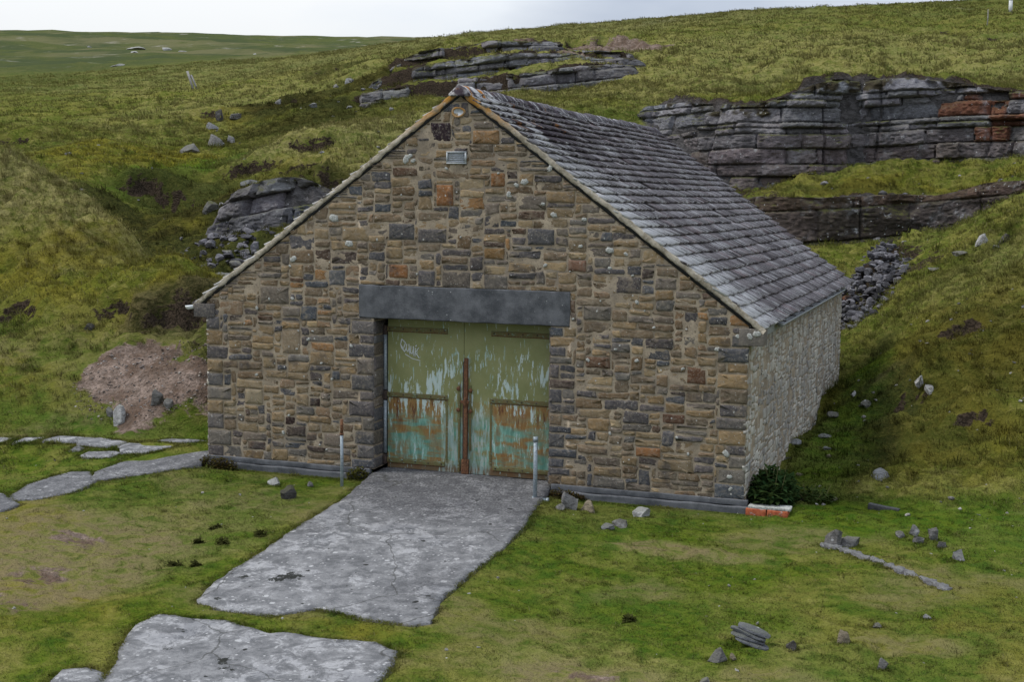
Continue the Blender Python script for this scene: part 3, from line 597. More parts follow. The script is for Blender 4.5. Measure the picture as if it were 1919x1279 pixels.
def land(x, y, detail=True):
    """height and zone weights at world points"""
    z = base_height(x, y)
    w = {k: np.zeros(x.shape) for k in KINDS_}
    wob = fbm2(x * .8, y * .8, 4, 77) 
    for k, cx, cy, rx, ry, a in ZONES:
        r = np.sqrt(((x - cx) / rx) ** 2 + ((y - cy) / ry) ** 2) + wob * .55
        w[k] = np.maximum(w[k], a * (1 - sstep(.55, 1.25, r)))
    lawn = (1 - sstep(.6, 2.2, y + .35 * np.minimum(x, 0))) * sstep(-30, -3, x)
    lawn = np.maximum(lawn, sstep(9, 9.6, x) * (1 - sstep(9.9, 10.8, x)) * (1 - sstep(10, 13, y)))
    w["lawn"] = lawn
    rough = 1 - .8 * lawn
    if detail:
        z = z + rough * (fbm2(x * .33, y * .33, 3, 11) * .30 + fbm2(x * 1.1, y * 1.1, 3, 21) * .15)
        tus = np.abs(fbm2(x * 2.3, y * 2.6, 3, 31))
        z = z + (.35 + .65 * rough) * ((.25 - tus) * (.20 + .14 * rough) + fbm2(x * 6, y * 6, 2, 41) * .022)
    w["worn"] = np.maximum(w["worn"], .62 * lawn * sstep(.05, .42, fbm2(x * .75 + 4, y * .9, 4, 63)))
    fz = sstep(120, 200, np.hypot(x - 12, y + 19)); z = z + fz * (fbm2(x * .022, y * .03, 3, 71) * 1.6 + fbm2(x * .11, y * .14, 3, 72) * .7)
    nb = fbm2(x * 1.6, y * 1.6, 3, 55)
    for sx, sy, ln, dp in SCARS:
        m = (np.abs(x - sx) < ln * 3) & (np.abs(y - sy) < 4)
        if not m.any(): continue
        u = (x[m] - sx) / (ln * .8); v = y[m] - sy + .25 * u * u * ln + nb[m] * .45
        e = np.exp(-u ** 4) * dp
        z[m] += e * (sstep(-.10, .10, v) - .5) * np.exp(-(v / 1.1) ** 2) * 1.6
        w["soil"][m] = np.maximum(w["soil"][m], np.exp(-u ** 4) * np.exp(-((v + .08) / (.07 + .16 * dp)) ** 2) * .9)
    rock = np.zeros(x.shape)
    for k, l in CLIFFS.items():
        sd, hh = cliff_coords(x, y, l)
        big = np.clip(hh / 1.2, 0, 1)
        rock = np.maximum(rock, (0 if k[0] == "B" else 1) * sstep(.1, .5, hh) * (1 - sstep(.45, .75, -sd)) * (1 - sstep(.15, .40, sd)))
        w["soil"] = np.maximum(w["soil"], sstep(.05, .4, hh) * np.exp(-((sd - (.0 if k[0] == "B" else .25) + .4 * nb) / (.35 + .15 * big)) ** 2) * .9)
    w["rock"] = rock
    # beds of the slabs and the barn
    free = np.full(x.shape, 9.0)
    near = (x > -7) & (x < 9) & (y > -11) & (y < 2)
    if near.any():
        xs, ys, zs, fr = x[near], y[near], z[near], free[near]
        for poly, z0, s in SLABS:
            sd = poly_sd(xs, ys, poly); top = z0 + s * ys
            zs = np.where(sd < 0, np.minimum(zs, top - .10), zs + (top - .012 - zs) * np.exp(-(sd / .45) ** 2) * (sd >= 0))
            fr = np.minimum(fr, sd)
        z[near] = zs; free[near] = fr
    bx = np.maximum(np.maximum(BARN[0] - x, x - BARN[1]), np.maximum(BARN[2] - y, y - BARN[3]))
    z = np.where(bx < -.12, np.minimum(z, -.45), z)
    front = (y < .05) & (y > -1.0) & (x > -.3) & (x < 9.4)
    lim = -.235 - .0 * x
    z = np.where(front & (free > 0), lim + (z - lim) * sstep(.05, 1.0, -y), z)
    free = np.minimum(free, bx)
    w["lawn"] = w["lawn"] * (1 - .9 * np.clip(w["worn"] * 1.3, 0, 1))
    w["far"] = sstep(75, 170, np.hypot(x - 12, y + 19))
    return z, w, free

def axis(a, b, st, lo, hi, g, mids=()):
    m = list(np.arange(a, b, st)); s = st; q = m[-1]; up = []
    while q < hi: s = min(s * g, 12); q += s; up.append(q)
    s = st; q = m[0]; dn = []
    while q > lo: s = min(s * g, 12); q -= s; dn.append(q)
    return np.array(dn[::-1] + m + up)
gx = axis(-19, 15.5, .11, -480, 130, 1.022)
gy = axis(-9.5, 36, .11, -45, 560, 1.016)
GX, GY = np.meshgrid(gx, gy)
GZ, GW, _ = land(GX.ravel(), GY.ravel())
ni = np.arange(GX.size).reshape(GX.shape)
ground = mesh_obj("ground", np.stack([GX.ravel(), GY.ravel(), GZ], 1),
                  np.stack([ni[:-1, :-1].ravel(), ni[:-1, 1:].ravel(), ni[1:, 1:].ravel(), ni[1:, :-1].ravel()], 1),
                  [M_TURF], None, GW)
tag(ground, "rough green moorland hillside around the stone barn", "ground", kind="structure")

def height(x, y):
    z, _, _ = land(np.array([float(x)]), np.array([float(y)]))
    return float(z[0])

# ------------------------------------------------------------------ the stone barn
PAL_MAIN = [((.215, .152, .082), .26), ((.150, .108, .066), .22), ((.140, .118, .094), .17), ((.265, .195, .108), .11), ((.080, .075, .075), .17), ((.27, .150, .065), .015), ((.095, .064, .046), .03), ((.20, .135, .080), .04)]
PAL_DARK = [((.082, .078, .078), .5), ((.108, .098, .090), .3), ((.14, .118, .092), .2)]
PAL_SIDE = [((.215, .195, .160), .4), ((.160, .145, .13), .3), ((.27, .23, .175), .2), ((.090, .085, .085), .1)]
def pick(rng, pal):
    r = rng.random() * sum(w for _, w in pal)
    for c, w in pal:
        r -= w
        if r <= 0: break
    k = rng.uniform(.86, 1.38); h = rng.uniform(-.012, .012)
    return np.clip(np.array([c[0] * k + h, c[1] * k, c[2] * k - h * .6]), .012, .8)

def clip_poly(P, planes):
    for a, b, c in planes:                       # keep a*u + b*v <= c
        Q = []
        for i in range(len(P)):
            p, q = P[i], P[(i + 1) % len(P)]
            dp = a * p[0] + b * p[1] - c; dq = a * q[0] + b * q[1] - c
            if dp <= 0: Q.append(p)
            if dp * dq < 0:
                t = dp / (dp - dq); Q.append((p[0] + t * (q[0] - p[0]), p[1] + t * (q[1] - p[1])))
        P = Q
        if len(P) < 3: return []
    return P

def stone_mesh(mb, to3d, P, rng, col, proud, m=0, sharp=False):
    P = np.array(P)
    A = 0.5 * abs(np.sum(P[:, 0] * np.roll(P[:, 1], -1) - P[:, 1] * np.roll(P[:, 0], -1)))
    if A < .0012: return
    cen = P.mean(0)
    # chamfer corners and subdivide the outline
    out = []
    n = len(P)
    for i in range(n):
        a, b, c = P[i - 1], P[i], P[(i + 1) % n]
        ch = rng.uniform(.006, .034) * (.5 if sharp else 1)
        d1 = a - b; d2 = c - b; l1 = np.hypot(*d1) + 1e-9; l2 = np.hypot(*d2) + 1e-9
        k1 = min(ch, l1 * .3) / l1; k2 = min(ch, l2 * .3) / l2
        s0 = b + d1 * k1; s1 = b + d2 * k2
        out += [s0, b * .35 + (s0 + s1) * .325, s1]
        e = c - d2 * 0; nxt = c + (b - c) * min(ch, l2 * .3) / l2
        seg = int(np.hypot(*(nxt - s1)) / .07)
        for k in range(1, seg + 1): out.append(s1 + (nxt - s1) * k / (seg + 1))
    O = np.array(out); k = len(O)
    O = O + np.array([[rng.uniform(-1, 1), rng.uniform(-1, 1)] for _ in range(k)]) * (.004 if sharp else .0085)
    dirs = O - cen; rr = np.hypot(dirs[:, 0], dirs[:, 1])[:, None]; un = dirs / (rr + 1e-9)
    tilt = np.array([rng.uniform(-.03, .03), rng.uniform(-.03, .03)])
    rings = [(O, -.035), (O - un * .003, proud * .45), (O - un * np.minimum(.013, rr * .2), proud * .95), (cen + dirs * .55, proud * 1.15)]
    V = []
    for q, dpt in rings:
        dd = dpt + (q - cen) @ tilt * (1 if dpt > 0 else 0) + (np.array([rng.uniform(-1, 1) for _ in range(k)]) * .0028 if dpt > 0 else 0)
        V.append(np.stack([q[:, 0], q[:, 1], dd * np.ones(k)], 1))
    V.append(np.array([[cen[0], cen[1], proud * 1.1]]))
    V = np.concatenate(V)
    F = []
    for r in range(3):
        for i in range(k):
            j = (i + 1) % k
            F.append((r * k + i, r * k + j, (r + 1) * k + j, (r + 1) * k + i))
    for i in range(k): F.append((3 * k + i, 3 * k + (i + 1) % k, 4 * k))
    area = np.sum(O[:, 0] * np.roll(O[:, 1], -1) - O[:, 1] * np.roll(O[:, 0], -1))
    if to3d.flip != (area < 0): F = [f[::-1] for f in F]
    mb.add(to3d(V[:, 0], V[:, 1], V[:, 2]), F, col, m)

class Plane3:
    """u,v on a wall face -> world; d is outwards"""
    def __init__(s, o, eu, n):
        s.o = np.array(o, float); s.eu = np.array(eu, float); s.ev = np.array((0, 0, 1.0)); s.n = np.array(n, float)
        s.flip = float(np.dot(np.cross(s.eu, s.ev), s.n)) < 0
    def __call__(s, u, v, d): return s.o + u[:, None] * s.eu + v[:, None] * s.ev + d[:, None] * s.n

DU, DV = .05, 2.43 / 64
def masonry(mb, to3d, u1, v0, v1, seed, holes=(), planes=(), preset=(), pal=PAL_MAIN, proud=(.004, .020), gap=.011, thin=.36, mort_amp=1.0, specials=()):
    rng = random.Random(seed)
    nu = int(round(u1 / DU)); nv = int(round((v1 - v0) / DV))
    occ = np.zeros((nv + 8, nu), bool)
    uc = (np.arange(nu) + .5) * DU; vc = v0 + (np.arange(nv + 8) + .5) * DV
    UU, VV = np.meshgrid(uc, vc)
    for a, b, c in planes: occ |= (a * UU + b * VV > c + .07)
    occ[nv:] = True
    def mark(i0, i1, j0, j1): occ[j0:j1, i0:i1] = True
    for (a, b, c, d) in holes: mark(int(round(a / DU)), int(round(b / DU)), int(round((c - v0) / DV)), int(round((d - v0) / DV)))
    def place(i0, i1, j0, j1, col, pr, sharp=False, gl=gap, gr=gap):
        a = i0 * DU + (gl if i0 > 0 else -.004); b = i1 * DU - (gr if i1 < nu else -.004)
        c = v0 + j0 * DV + gap; d = v0 + j1 * DV - gap
        jit = lambda s: rng.uniform(-s, s)
        s = .005 if sharp else .017
        P = [(a + jit(s), c + jit(s)), (b + jit(s), c + jit(s)), (b + jit(s), d + jit(s)), (a + jit(s), d + jit(s))]
        P = clip_poly(P, planes)
        if len(P) >= 3: stone_mesh(mb, to3d, P, rng, col, pr, 0, sharp)
    for i0, i1, j0, j1, pl, edge in preset:
        j1 = min(j1, nv)
        if occ[j0:j1, i0:i1].any(): continue
        mark(i0, i1, j0, j1)
        col = pick(rng, pl) if isinstance(pl, list) else np.array(pl)
        place(i0, i1, j0, j1, col, rng.uniform(.010, .022), True, -.004 if edge == 'L' else gap, -.004 if edge == 'R' else gap)
    for j in range(nv):
        i = 0
        while i < nu:
            if occ[j, i]: i += 1; continue
            run = 0
            while i + run < nu and not occ[j, i + run] and run < 16: run += 1
            r = rng.random()
            hh = 2 if r < thin * .75 else 3 if r < thin + .28 else 4 if r < .88 else 5 if r < .96 else 6
            if hh == 2: ww = rng.randint(4, 10)
            elif hh == 3: ww = rng.randint(4, 10)
            else: ww = rng.randint(5, 11)
            if rng.random() < .13: ww = rng.randint(2, 4)
            if run - ww < 3: ww = run if run <= 11 else run // 2
            ww = min(ww, run)
            while hh > 1 and occ[j:j + hh, i:i + ww].any(): hh -= 1
            # avoid leaving one-cell slivers under stones above
            if hh + j < nv and j + hh + 1 <= nv and occ[min(j + hh + 1, nv + 7), i:i + ww].any() and not occ[j + hh, i:i + ww].any(): hh += 1
            mark(i, i + ww, j, j + hh)
            place(i, i + ww, j, j + hh, pick(rng, pal), rng.uniform(*proud))
            i += ww
    # mortar bed
    stp = .035
    us = np.unique(np.concatenate([np.arange(0, u1, stp), [u1], [q for h in holes for q in h[:2]]]))
    vs = np.unique(np.concatenate([np.arange(v0, v1, stp), [v1], [q for h in holes for q in h[2:]]]))
    U, V = np.meshgrid(us, vs); sh = U.shape
    D = .003 + mort_amp * (.0085 * fbm2(U * 3.1, V * 3.1, 3, seed) + .0055 * fbm2(U * 14, V * 14, 2, seed + 3))
    idx = np.arange(U.size).reshape(sh)
    cu = (us[:-1] + us[1:]) / 2; cv = (vs[:-1] + vs[1:]) / 2
    CU, CV = np.meshgrid(cu, cv); keep = np.ones(CU.shape, bool)
    for a, b, c in planes: keep &= (a * CU + b * CV < c - .02)
    for a, b, c, d in holes: keep &= ~((CU > a) & (CU < b) & (CV > c) & (CV < d))
    q = np.stack([idx[:-1, :-1], idx[:-1, 1:], idx[1:, 1:], idx[1:, :-1]], -1)[keep]
    if to3d.flip: q = q[:, ::-1]
    used, inv = np.unique(q.ravel(), return_inverse=True)
    mb.add(to3d(U.ravel()[used], V.ravel()[used], D.ravel()[used]), inv.reshape(-1, 4), (.25, .2, .15), 1)

def lichen_disc(mb, to3d, u, v, r, seed, d=.018, m=2, asp=1.0):
    rng = random.Random(seed); k = 11
    V = []
    ph = rng.uniform(0, 6)
    for s, dd in ((1.0, d - .012), (.93, d + .003), (.5, d + .006)):
        for i in range(k):
            a = 2 * math.pi * i / k
            q = r * s * (1 + .22 * math.sin(2 * a + ph) + .13 * math.sin(5 * a + ph * 2))
            V.append((u + q * math.cos(a) * asp, v + q * math.sin(a), dd))
    V.append((u, v, d + .006)); V = np.array(V); F = []
    for w in range(2):
        for i in range(k): F.append((w * k + i, w * k + (i + 1) % k, (w + 1) * k + (i + 1) % k, (w + 1) * k + i))
    for i in range(k): F.append((2 * k + i, 2 * k + (i + 1) % k, 3 * k))
    if to3d.flip: F = [f[::-1] for f in F]
    mb.add(to3d(V[:, 0], V[:, 1], V[:, 2]), F, (.5, .5, .47), m)

barn = empty("stone_barn", (4.5, 0.0, -0.2), "large gabled rubble stone barn with grey stone slate roof and flaking green double doors", "barn")
def put(o, parent=None):
    """hang a part built in world coordinates on the barn, or a sub-part on its part"""
    if parent is None: o.parent = barn; o.location = -barn.location
    else: o.parent = parent
    return o

SL = .738; APEX = 5.895
V0 = -.055; DOOR = (3.05, 6.0, V0, 2.375); LINT = (2.8, 6.3, 2.375, 2.915)
gable = [(SL, 1, APEX + SL * 4.5), (-SL, 1, APEX - SL * 4.5)]
# front wall
front = Plane3((0, 0, 0), (1, 0, 0), (0, -1, 0))
rng = random.Random(4)
pre = []
j = 0
while j < 60:                                                     # quoins at both corners
    h = rng.randint(4, 7); wl = rng.choice([5, 9, 6, 8]); wr = rng.choice([6, 9, 5, 8])
    pre.append((0, wl, j, j + h, PAL_DARK if rng.random() < .75 else PAL_MAIN, 'L')); j += h
j = 0
while j < 60:
    h = rng.randint(4, 7); wr = rng.choice([6, 9, 5, 8])
    pre.append((180 - wr, 180, j, j + h, PAL_DARK if rng.random() < .6 else PAL_MAIN, 'R')); j += h
j = 0; k = 0
while j < 64:                                                     # door jambs
    h = min(rng.randint(4, 7), 64 - j)
    if h < 2: break
    w_ = (8, 5)[k % 2] + rng.randint(-1, 1)
    pre.append((61 - w_, 61, j, j + h, PAL_DARK if rng.random() < .8 else PAL_MAIN, 'R')); k += 1; j += h
j = 0; k = 0
while j < 64:
    h = min(rng.randint(3, 6), 64 - j)
    if h < 2: break
    w_ = (4, 8)[k % 2] + rng.randint(-1, 1)
    pre.append((120, 120 + w_, j, j + h, PAL_DARK if rng.random() < .35 else PAL_MAIN, 'L')); k += 1; j += h
cell = lambda u, v: (int(round(u / DU)), int(round((v - V0) / DV)))
def special(u, v, w, h, c):
    a, b = cell(u - w / 2, v - h / 2); pre.append((a, a + max(2, int(round(w / DU))), b, b + max(2, int(round(h / DV))), c, ''))
DKB = (.040, .024, .020); ORG = (.25, .115, .045)
for a in [(4.19, 5.28, .35, .30, (.035, .022, .026)), (4.95, 5.20, .45, .22, (.27, .16, .075)), (4.23, 4.33, .30, .36, ORG), (5.13, 4.58, .25, .22, (.22, .105, .040)), (3.45, 3.13, .34, .22, ORG),
          (3.55, 3.75, .45, .27, (.095, .090, .088)), (2.42, 3.0, .3, .25, PAL_DARK), (1.3, 2.68, .55, .32, PAL_DARK), (2.60, 2.75, .30, .33, PAL_DARK), (2.5, 2.42, .4, .36, PAL_DARK),
          (3.95, 3.05, .28, .26, PAL_DARK), (4.45, 3.05, .5, .26, (.12, .10, .08)), (6.22, 1.33, .20, .13, DKB), (2.02, .98, .20, .14, DKB), (.32, 1.72, .25, .18, DKB), (1.58, .62, .22, .14, DKB), (.93, .20, .36, .17, (.10, .06, .04)),
          (1.6, 1.95, .35, .42, (.25, .19, .12)), (.85, 1.0, .35, .28, (.30, .24, .15)), (6.38, 3.3, .3, .2, (.20, .11, .07)), (7.9, 1.1, .34, .16, (.12, .065, .04)), (8.45, 1.2, .30, .24, (.31, .18, .09)), (7.55, .55, .4, .15, (.25, .12, .05)),
          (6.7, 2.6, .45, .22, PAL_DARK), (7.2, 3.05, .4, .25, PAL_DARK), (5.1, 3.45, .36, .2, (.20, .12, .05)), (5.8, 3.7, .45, .25, (.095, .090, .088)), (6.75, 1.85, .42, .2, (.13, .075, .045)), (8.25, 1.75, .3, .25, (.13, .065, .035)), (8.6, 1.8, .4, .24, PAL_DARK), (4.05, 3.7, .5, .22, (.10, .09, .085))]: special(*a)
mb = MB()
masonry(mb, front, 9.0, V0, APEX - .055, 11, [DOOR, LINT], gable, pre, PAL_MAIN, mort_amp=1.25)
rng = random.Random(8)
for u, v, r in [(3.60, 4.88, .10), (3.72, 4.86, .06), (3.66, 4.93, .07), (6.02, 4.06, .075), (5.55, 4.55, .09), (5.42, 4.5, .06), (5.95, 4.75, .08), (5.30, 4.36, .07), (8.72, .62, .085), (8.78, .28, .06), (8.8, .10, .05), (8.85, 2.35, .06), (8.55, 2.15, .06), (1.62, 3.28, .09), (2.35, 3.95, .12), (2.62, 3.55, .10), (.72, 2.2, .03), (1.18, 2.62, .035), (6.45, 3.6, .05), (6.5, 4.0, .06), (5.9, 3.3, .05), (6.9, 3.55, .09), (7.15, 3.5, .05)]: lichen_disc(mb, front, u, v, r * .62, int(u * 100))
for _ in range(80):
    u, v = rng.uniform(.2, 8.8), rng.uniform(.1, 5.2)
    if v > APEX - .3 - SL * abs(u - 4.5) or (2.75 < u < 6.35 and v < 2.95): continue
    lichen_disc(mb, front, u, v, rng.uniform(.012, .032), rng.randint(0, 9999))
# reveals of the doorway
for plane, w_ in ((Plane3((3.05, 0, 0), (0, 1, 0), (1, 0, 0)), .45), (Plane3((6.0, 0, 0), (0, 1, 0), (-1, 0, 0)), .45)):
    pr_ = []; j = 0
    while j < 64:
        h = min(random.Random(j + 3).randint(4, 7), 64 - j); pr_.append((0, 9, j, j + h, PAL_DARK, 'L')); j += h
    masonry(mb, plane, w_, V0, 2.375, 21, (), (), pr_, PAL_DARK, (.004, .01))
front_wall = put(mb.build("front_wall", [M_STONE, M_MORTAR, M_LICHEN], None, True))

mb = MB()
side = Plane3((9.0, 0, 0), (0, 1, 0), (1, 0, 0))
masonry(mb, side, 12.35, -.28, 2.42, 31, (), (), (), PAL_SIDE, (.001, .016), .010, .45)
put(mb.build("side_wall", [M_WASH, M_MORTAR], None, True))
mb = MB()
masonry(mb, Plane3((0.0, 0, 0), (0, 1, 0), (-1, 0, 0)), 12.35, -.28, 2.42, 32, (), (), (), PAL_SIDE, (.001, .016), .010, .45)
put(mb.build("side_wall", [M_WASH, M_MORTAR], None, True))
mb = MB()
masonry(mb, Plane3((0, 12.37, 0), (1, 0, 0), (0, 1, 0)), 9.0, -.28, APEX - .055, 33, (), gable, (), PAL_MAIN)
put(mb.build("back_wall", [M_STONE, M_MORTAR], None, True))

# lintel, plinth, kneelers
def rough_box(mb, x0, x1, y0, y1, z0, z1, seed, amp=.006, step=.12, c=(.1, .1, .1), m=0, bev=.012):
    bm = bmesh.new(); bmesh.ops.create_cube(bm, size=1)
    for v in bm.verts: v.co = Vector(((x0 + x1) / 2 + v.co.x * (x1 - x0), (y0 + y1) / 2 + v.co.y * (y1 - y0), (z0 + z1) / 2 + v.co.z * (z1 - z0)))
    if bev: bmesh.ops.bevel(bm, geom=bm.edges[:], offset=bev, segments=2, affect='EDGES', profile=.6)
    n = int(max(x1 - x0, y1 - y0, z1 - z0) / step)
    le = [e for e in bm.edges if e.calc_length() > step * 2.5]
    if le and n > 1: bmesh.ops.subdivide_edges(bm, edges=le, cuts=min(n, 30), use_grid_fill=True)
    bmesh.ops.triangulate(bm, faces=[f for f in bm.faces if len(f.verts) > 4])
    P = np.array([v.co[:] for v in bm.verts])
    D = np.stack([noise3(P * 5, seed + i) * .7 + noise3(P * 14, seed + 9 + i) * .3 for i in range(3)], 1) * amp
    for v, d in zip(bm.verts, D): v.co += Vector(d)
    mb.bm(bm, c, m)
mb = MB(); rough_box(mb, 2.79, 6.305, -.028, .40, 2.385, 2.908, 3, .011)
put(mb.build("lintel", [M_CONC], None, True))
for a, b in ((-.08, 3.02), (6.03, 9.08)):
    mb = MB(); rough_box(mb, a, b, -.10, .05, -.50, -.135, 5, .022)
    put(mb.build("plinth", [M_CONC], None, True))
    mb = MB(); rough_box(mb, a + .02, b - .02, -.045, .05, -.133, -.045, 6, .010)
    put(mb.build("base_course", [M_CONC], None, True))
mb = MB()
rough_box(mb, -.24, .16, -.03, .28, 2.27, 2.50, 7, .008, .1, PAL_DARK[1][0], 0)
put(mb.build("kneeler", [M_STONE], None, True))
mb = MB()
rough_box(mb, 8.86, 9.22, -.03, .30, 2.22, 2.47, 8, .008, .1, (.17, .15, .125), 0)
lf = Plane3((0, 0, 0), (1, 0, 0), (0, -1, 0))
lichen_disc(mb, lf, 9.12, 2.40, .055, 4, .035, 1); lichen_disc(mb, lf, 9.02, 2.36, .045, 5, .035, 1)
put(mb.build("kneeler", [M_STONE, M_LICHEN], None, True))

# roof: slates laid in diminishing courses on both slopes
def roof_z(x, y): return 5.93 - SL * np.abs(x - 4.5)
SLEN = math.hypot(4.72, 4.72 * SL); cs, sn = 1 / math.hypot(1, SL), SL / math.hypot(1, SL)
def roof_pt(side_, s, y, off):
    """s metres up the slope from the eave; off above the roof plane"""
    xr = 4.72 - s * cs
    sag = .024 * fbm2(np.array([s * .5]), np.array([y * .35 + 9 * side_]), 2, 5)[0] - .05 * math.sin(max(0, min(1, y / 12.4)) * math.pi) * .6
    wav = .006 * math.sin(y * 2.1 + s * 3.0)
    o = off + sag + wav
    return (4.5 + side_ * (xr + o * sn), y, 5.93 - SL * xr + o * cs)
rng = random.Random(21)
mb = MB()
for side_ in (1, -1):
    s = 0.0; ci = 0
    while s < SLEN - .05:
        ex = .248 - .075 * (s / SLEN) + rng.uniform(-.008, .008)
        y = -.02 + rng.uniform(-.02, .0) - .2 * (ci % 2) * rng.random()
        while y < 12.46:
            wd = rng.uniform(.16, .36) * (1.1 - .25 * s / SLEN)
            y0, y1 = max(y, -.025 + rng.uniform(-.010, .010)), min(y + wd, 12.47 + rng.uniform(-.012, .012))
            y += wd
            if y1 - y0 < .05: continue
            th = rng.uniform(.026, .042); g = .004
            t0 = s + rng.uniform(-.016, .014); sk = rng.uniform(-.010, .010)
            top = min(s + ex + .07, SLEN - .01)
            lift = th + .030 + rng.uniform(0, .010)
            nseg = 3
            V = []; F = []
            ys = [y0 + g + (y1 - y0 - 2 * g) * q / nseg for q in range(nseg + 1)]
            tails = [t0 + sk * (2 * q / nseg - 1) + rng.uniform(-.007, .007) + (.012 if q in (0, nseg) and rng.random() < .4 else 0) for q in range(nseg + 1)]
            for q in range(nseg + 1): V.append(roof_pt(side_, tails[q], ys[q], lift))
            for q in range(nseg + 1): V.append(roof_pt(side_, top, ys[q], .006 + rng.uniform(0, .003)))
            for q in range(nseg + 1): V.append(roof_pt(side_, tails[q] + .006, ys[q], lift - th))
            for q in range(nseg + 1): V.append(roof_pt(side_, top, ys[q], -.012))
            n_ = nseg + 1
            for q in range(nseg):
                F += [(q, q + 1, n_ + q + 1, n_ + q), (2 * n_ + q + 1, 2 * n_ + q, 3 * n_ + q, 3 * n_ + q + 1), (q + 1, q, 2 * n_ + q, 2 * n_ + q + 1)]
            F += [(0, n_, 3 * n_, 2 * n_), (n_ - 1, 3 * n_ - 1, 4 * n_ - 1, 2 * n_ - 1)]
            if side_ < 0: F = [f[::-1] for f in F]
            k = rng.uniform(.72, 1.22); r = rng.random()
            c = np.array((.205, .182, .178)) * k
            if r < .10: c = np.array((.23, .185, .18)) * k
            elif r < .22: c = np.array((.29, .265, .26)) * k
            elif r < .29: c = np.array((.115, .098, .098)) * k
            if r > .985 and 1.0 < s: continue
            mb.add(V, F, c, 0)
        s += ex; ci += 1
# boards under the slates
for side_ in (1, -1):
    V = [roof_pt(side_, s_, y_, -.030) for s_ in (.12, SLEN) for y_ in np.linspace(-.02, 12.40, 14)] + [roof_pt(side_, s_, y_, -.075) for s_ in (.12, SLEN) for y_ in np.linspace(-.02, 12.40, 14)]
    F = []
    for q in range(13): F += [(q, q + 1, 15 + q, 14 + q), (28 + q + 1, 28 + q, 42 + q, 42 + q + 1), (q + 1, q, 28 + q, 28 + q + 1)]
    F += [(0, 14, 42, 28), (13, 41, 55, 27)]
    mb.add(V, F if side_ > 0 else [f[::-1] for f in F], (.03, .028, .026), 1)
roof = put(mb.build("roof", [M_SLATE, M_DARK], None, False))
mb = MB(); rng = random.Random(5)
y = -.09
while y < 12.4:                                                    # ridge stones, one after another
    ln = min(rng.uniform(.40, .62), 12.47 - y)
    if ln < .1: break
    zr = roof_pt(1, SLEN, y + ln / 2, 0)[2] - 5.93 + 5.955 + rng.uniform(-.008, .012); xo = rng.uniform(-.012, .012)
    hw = rng.uniform(.13, .17)
    V = []
    for yy in (y + .006, y + ln * .5, y + ln - .006):
        for px, dz in ((-hw, -.005 - hw * SL), (-hw, .030 - hw * SL), (-.05, .022), (0, .045), (.05, .022), (hw, .030 - hw * SL), (hw, -.005 - hw * SL)):
            V.append((4.5 + xo + px + rng.uniform(-.006, .006), yy, zr + dz + rng.uniform(-.006, .006)))
    F = [tuple(range(7)), tuple(range(14, 21))[::-1]]
    for a in (0, 7):
        for q in range(7): F.append((a + (q + 1) % 7, a + q, a + 7 + q, a + 7 + (q + 1) % 7))
    k = rng.uniform(.75, 1.2)
    mb.add(V, F, np.array((.13, .12, .125)) * k, 0)
    y += ln
put(mb.build("ridge", [M_SLATE], None, False), roof)
for side_ in (1, -1):                                              # mortared verges of the front gable
    mb = MB(); rng = random.Random(7 + side_); V = []; F = []; prof = 7; stn = 95
    for i in range(stn):
        s = -.02 + (SLEN + .0) * i / (stn - 1)
        w_ = .044 + .014 * noise2(np.array([i * .45]), np.array([side_ * 3.0]), 3)[0] + rng.uniform(-.006, .006)
        pr = .052 + .012 * noise2(np.array([i * .35]), np.array([side_ * 5.0]), 6)[0]
        for q in range(prof):
            yy, off = ((.03, .040), (-.02, .042), (-pr * .5, .030), (-pr * .62, -.01), (-pr * .6, -w_ * .75), (-pr * .2, -w_ * 1.05), (.03, -w_ * 1.1))[q]
            V.append(roof_pt(side_, s, yy + rng.uniform(-.005, .005), off + rng.uniform(-.007, .007)))
    for i in range(stn - 1):
        for q in range(prof - 1): F.append((i * prof + q, i * prof + q + 1, (i + 1) * prof + q + 1, (i + 1) * prof + q))
    F += [tuple(range(prof)), tuple((stn - 1) * prof + q for q in range(prof))[::-1]]
    if side_ > 0: F = [f[::-1] for f in F]
    mb.add(V, F, (.3, .25, .18), 0)
    put(mb.build("verge", [M_VERGE], None, True))
# gutters
for side_, y0, y1, mt, x0 in ((-1, -.06, 12.3, M_WHITEPVC, -.32), (1, 1.9, 10.9, M_GREYPVC, 9.17)):
    mb = MB(); V = []; F = []; n_ = 9; r = .062
    z0 = 2.455 if side_ < 0 else 2.40
    ysg = np.linspace(y0, y1, 12)
    for yy in ysg:
        for rr in (r, r - .008):
            for q in range(n_):
                a = math.pi + math.pi * q / (n_ - 1); V.append((x0 + rr * math.cos(a), yy, z0 + rr * math.sin(a)))
    m2 = 2 * n_
    for i in range(11):
        for q in range(n_ - 1):
            F.append((i * m2 + q + 1, i * m2 + q, (i + 1) * m2 + q, (i + 1) * m2 + q + 1))
            F.append((i * m2 + n_ + q, i * m2 + n_ + q + 1, (i + 1) * m2 + n_ + q + 1, (i + 1) * m2 + n_ + q))
        F.append((i * m2, i * m2 + n_, (i + 1) * m2 + n_, (i + 1) * m2)); F.append((i * m2 + 2 * n_ - 1, i * m2 + n_ - 1, (i + 1) * m2 + n_ - 1, (i + 1) * m2 + 2 * n_ - 1))
    F += [tuple(range(n_)), tuple(11 * m2 + q for q in range(n_))[::-1]]
    mb.add(V, F)
    g_ = put(mb.build("gutter", [mt], None, False))
    for yy in np.arange(y0 + .4, y1, 1.1):
        mb = MB(); mb.box(x0 - side_ * .13, x0 + side_ * .03, yy - .012, yy + .012, z0 - .005, z0 + .012)
        put(mb.build("bracket", [M_DARKIRON]), g_)
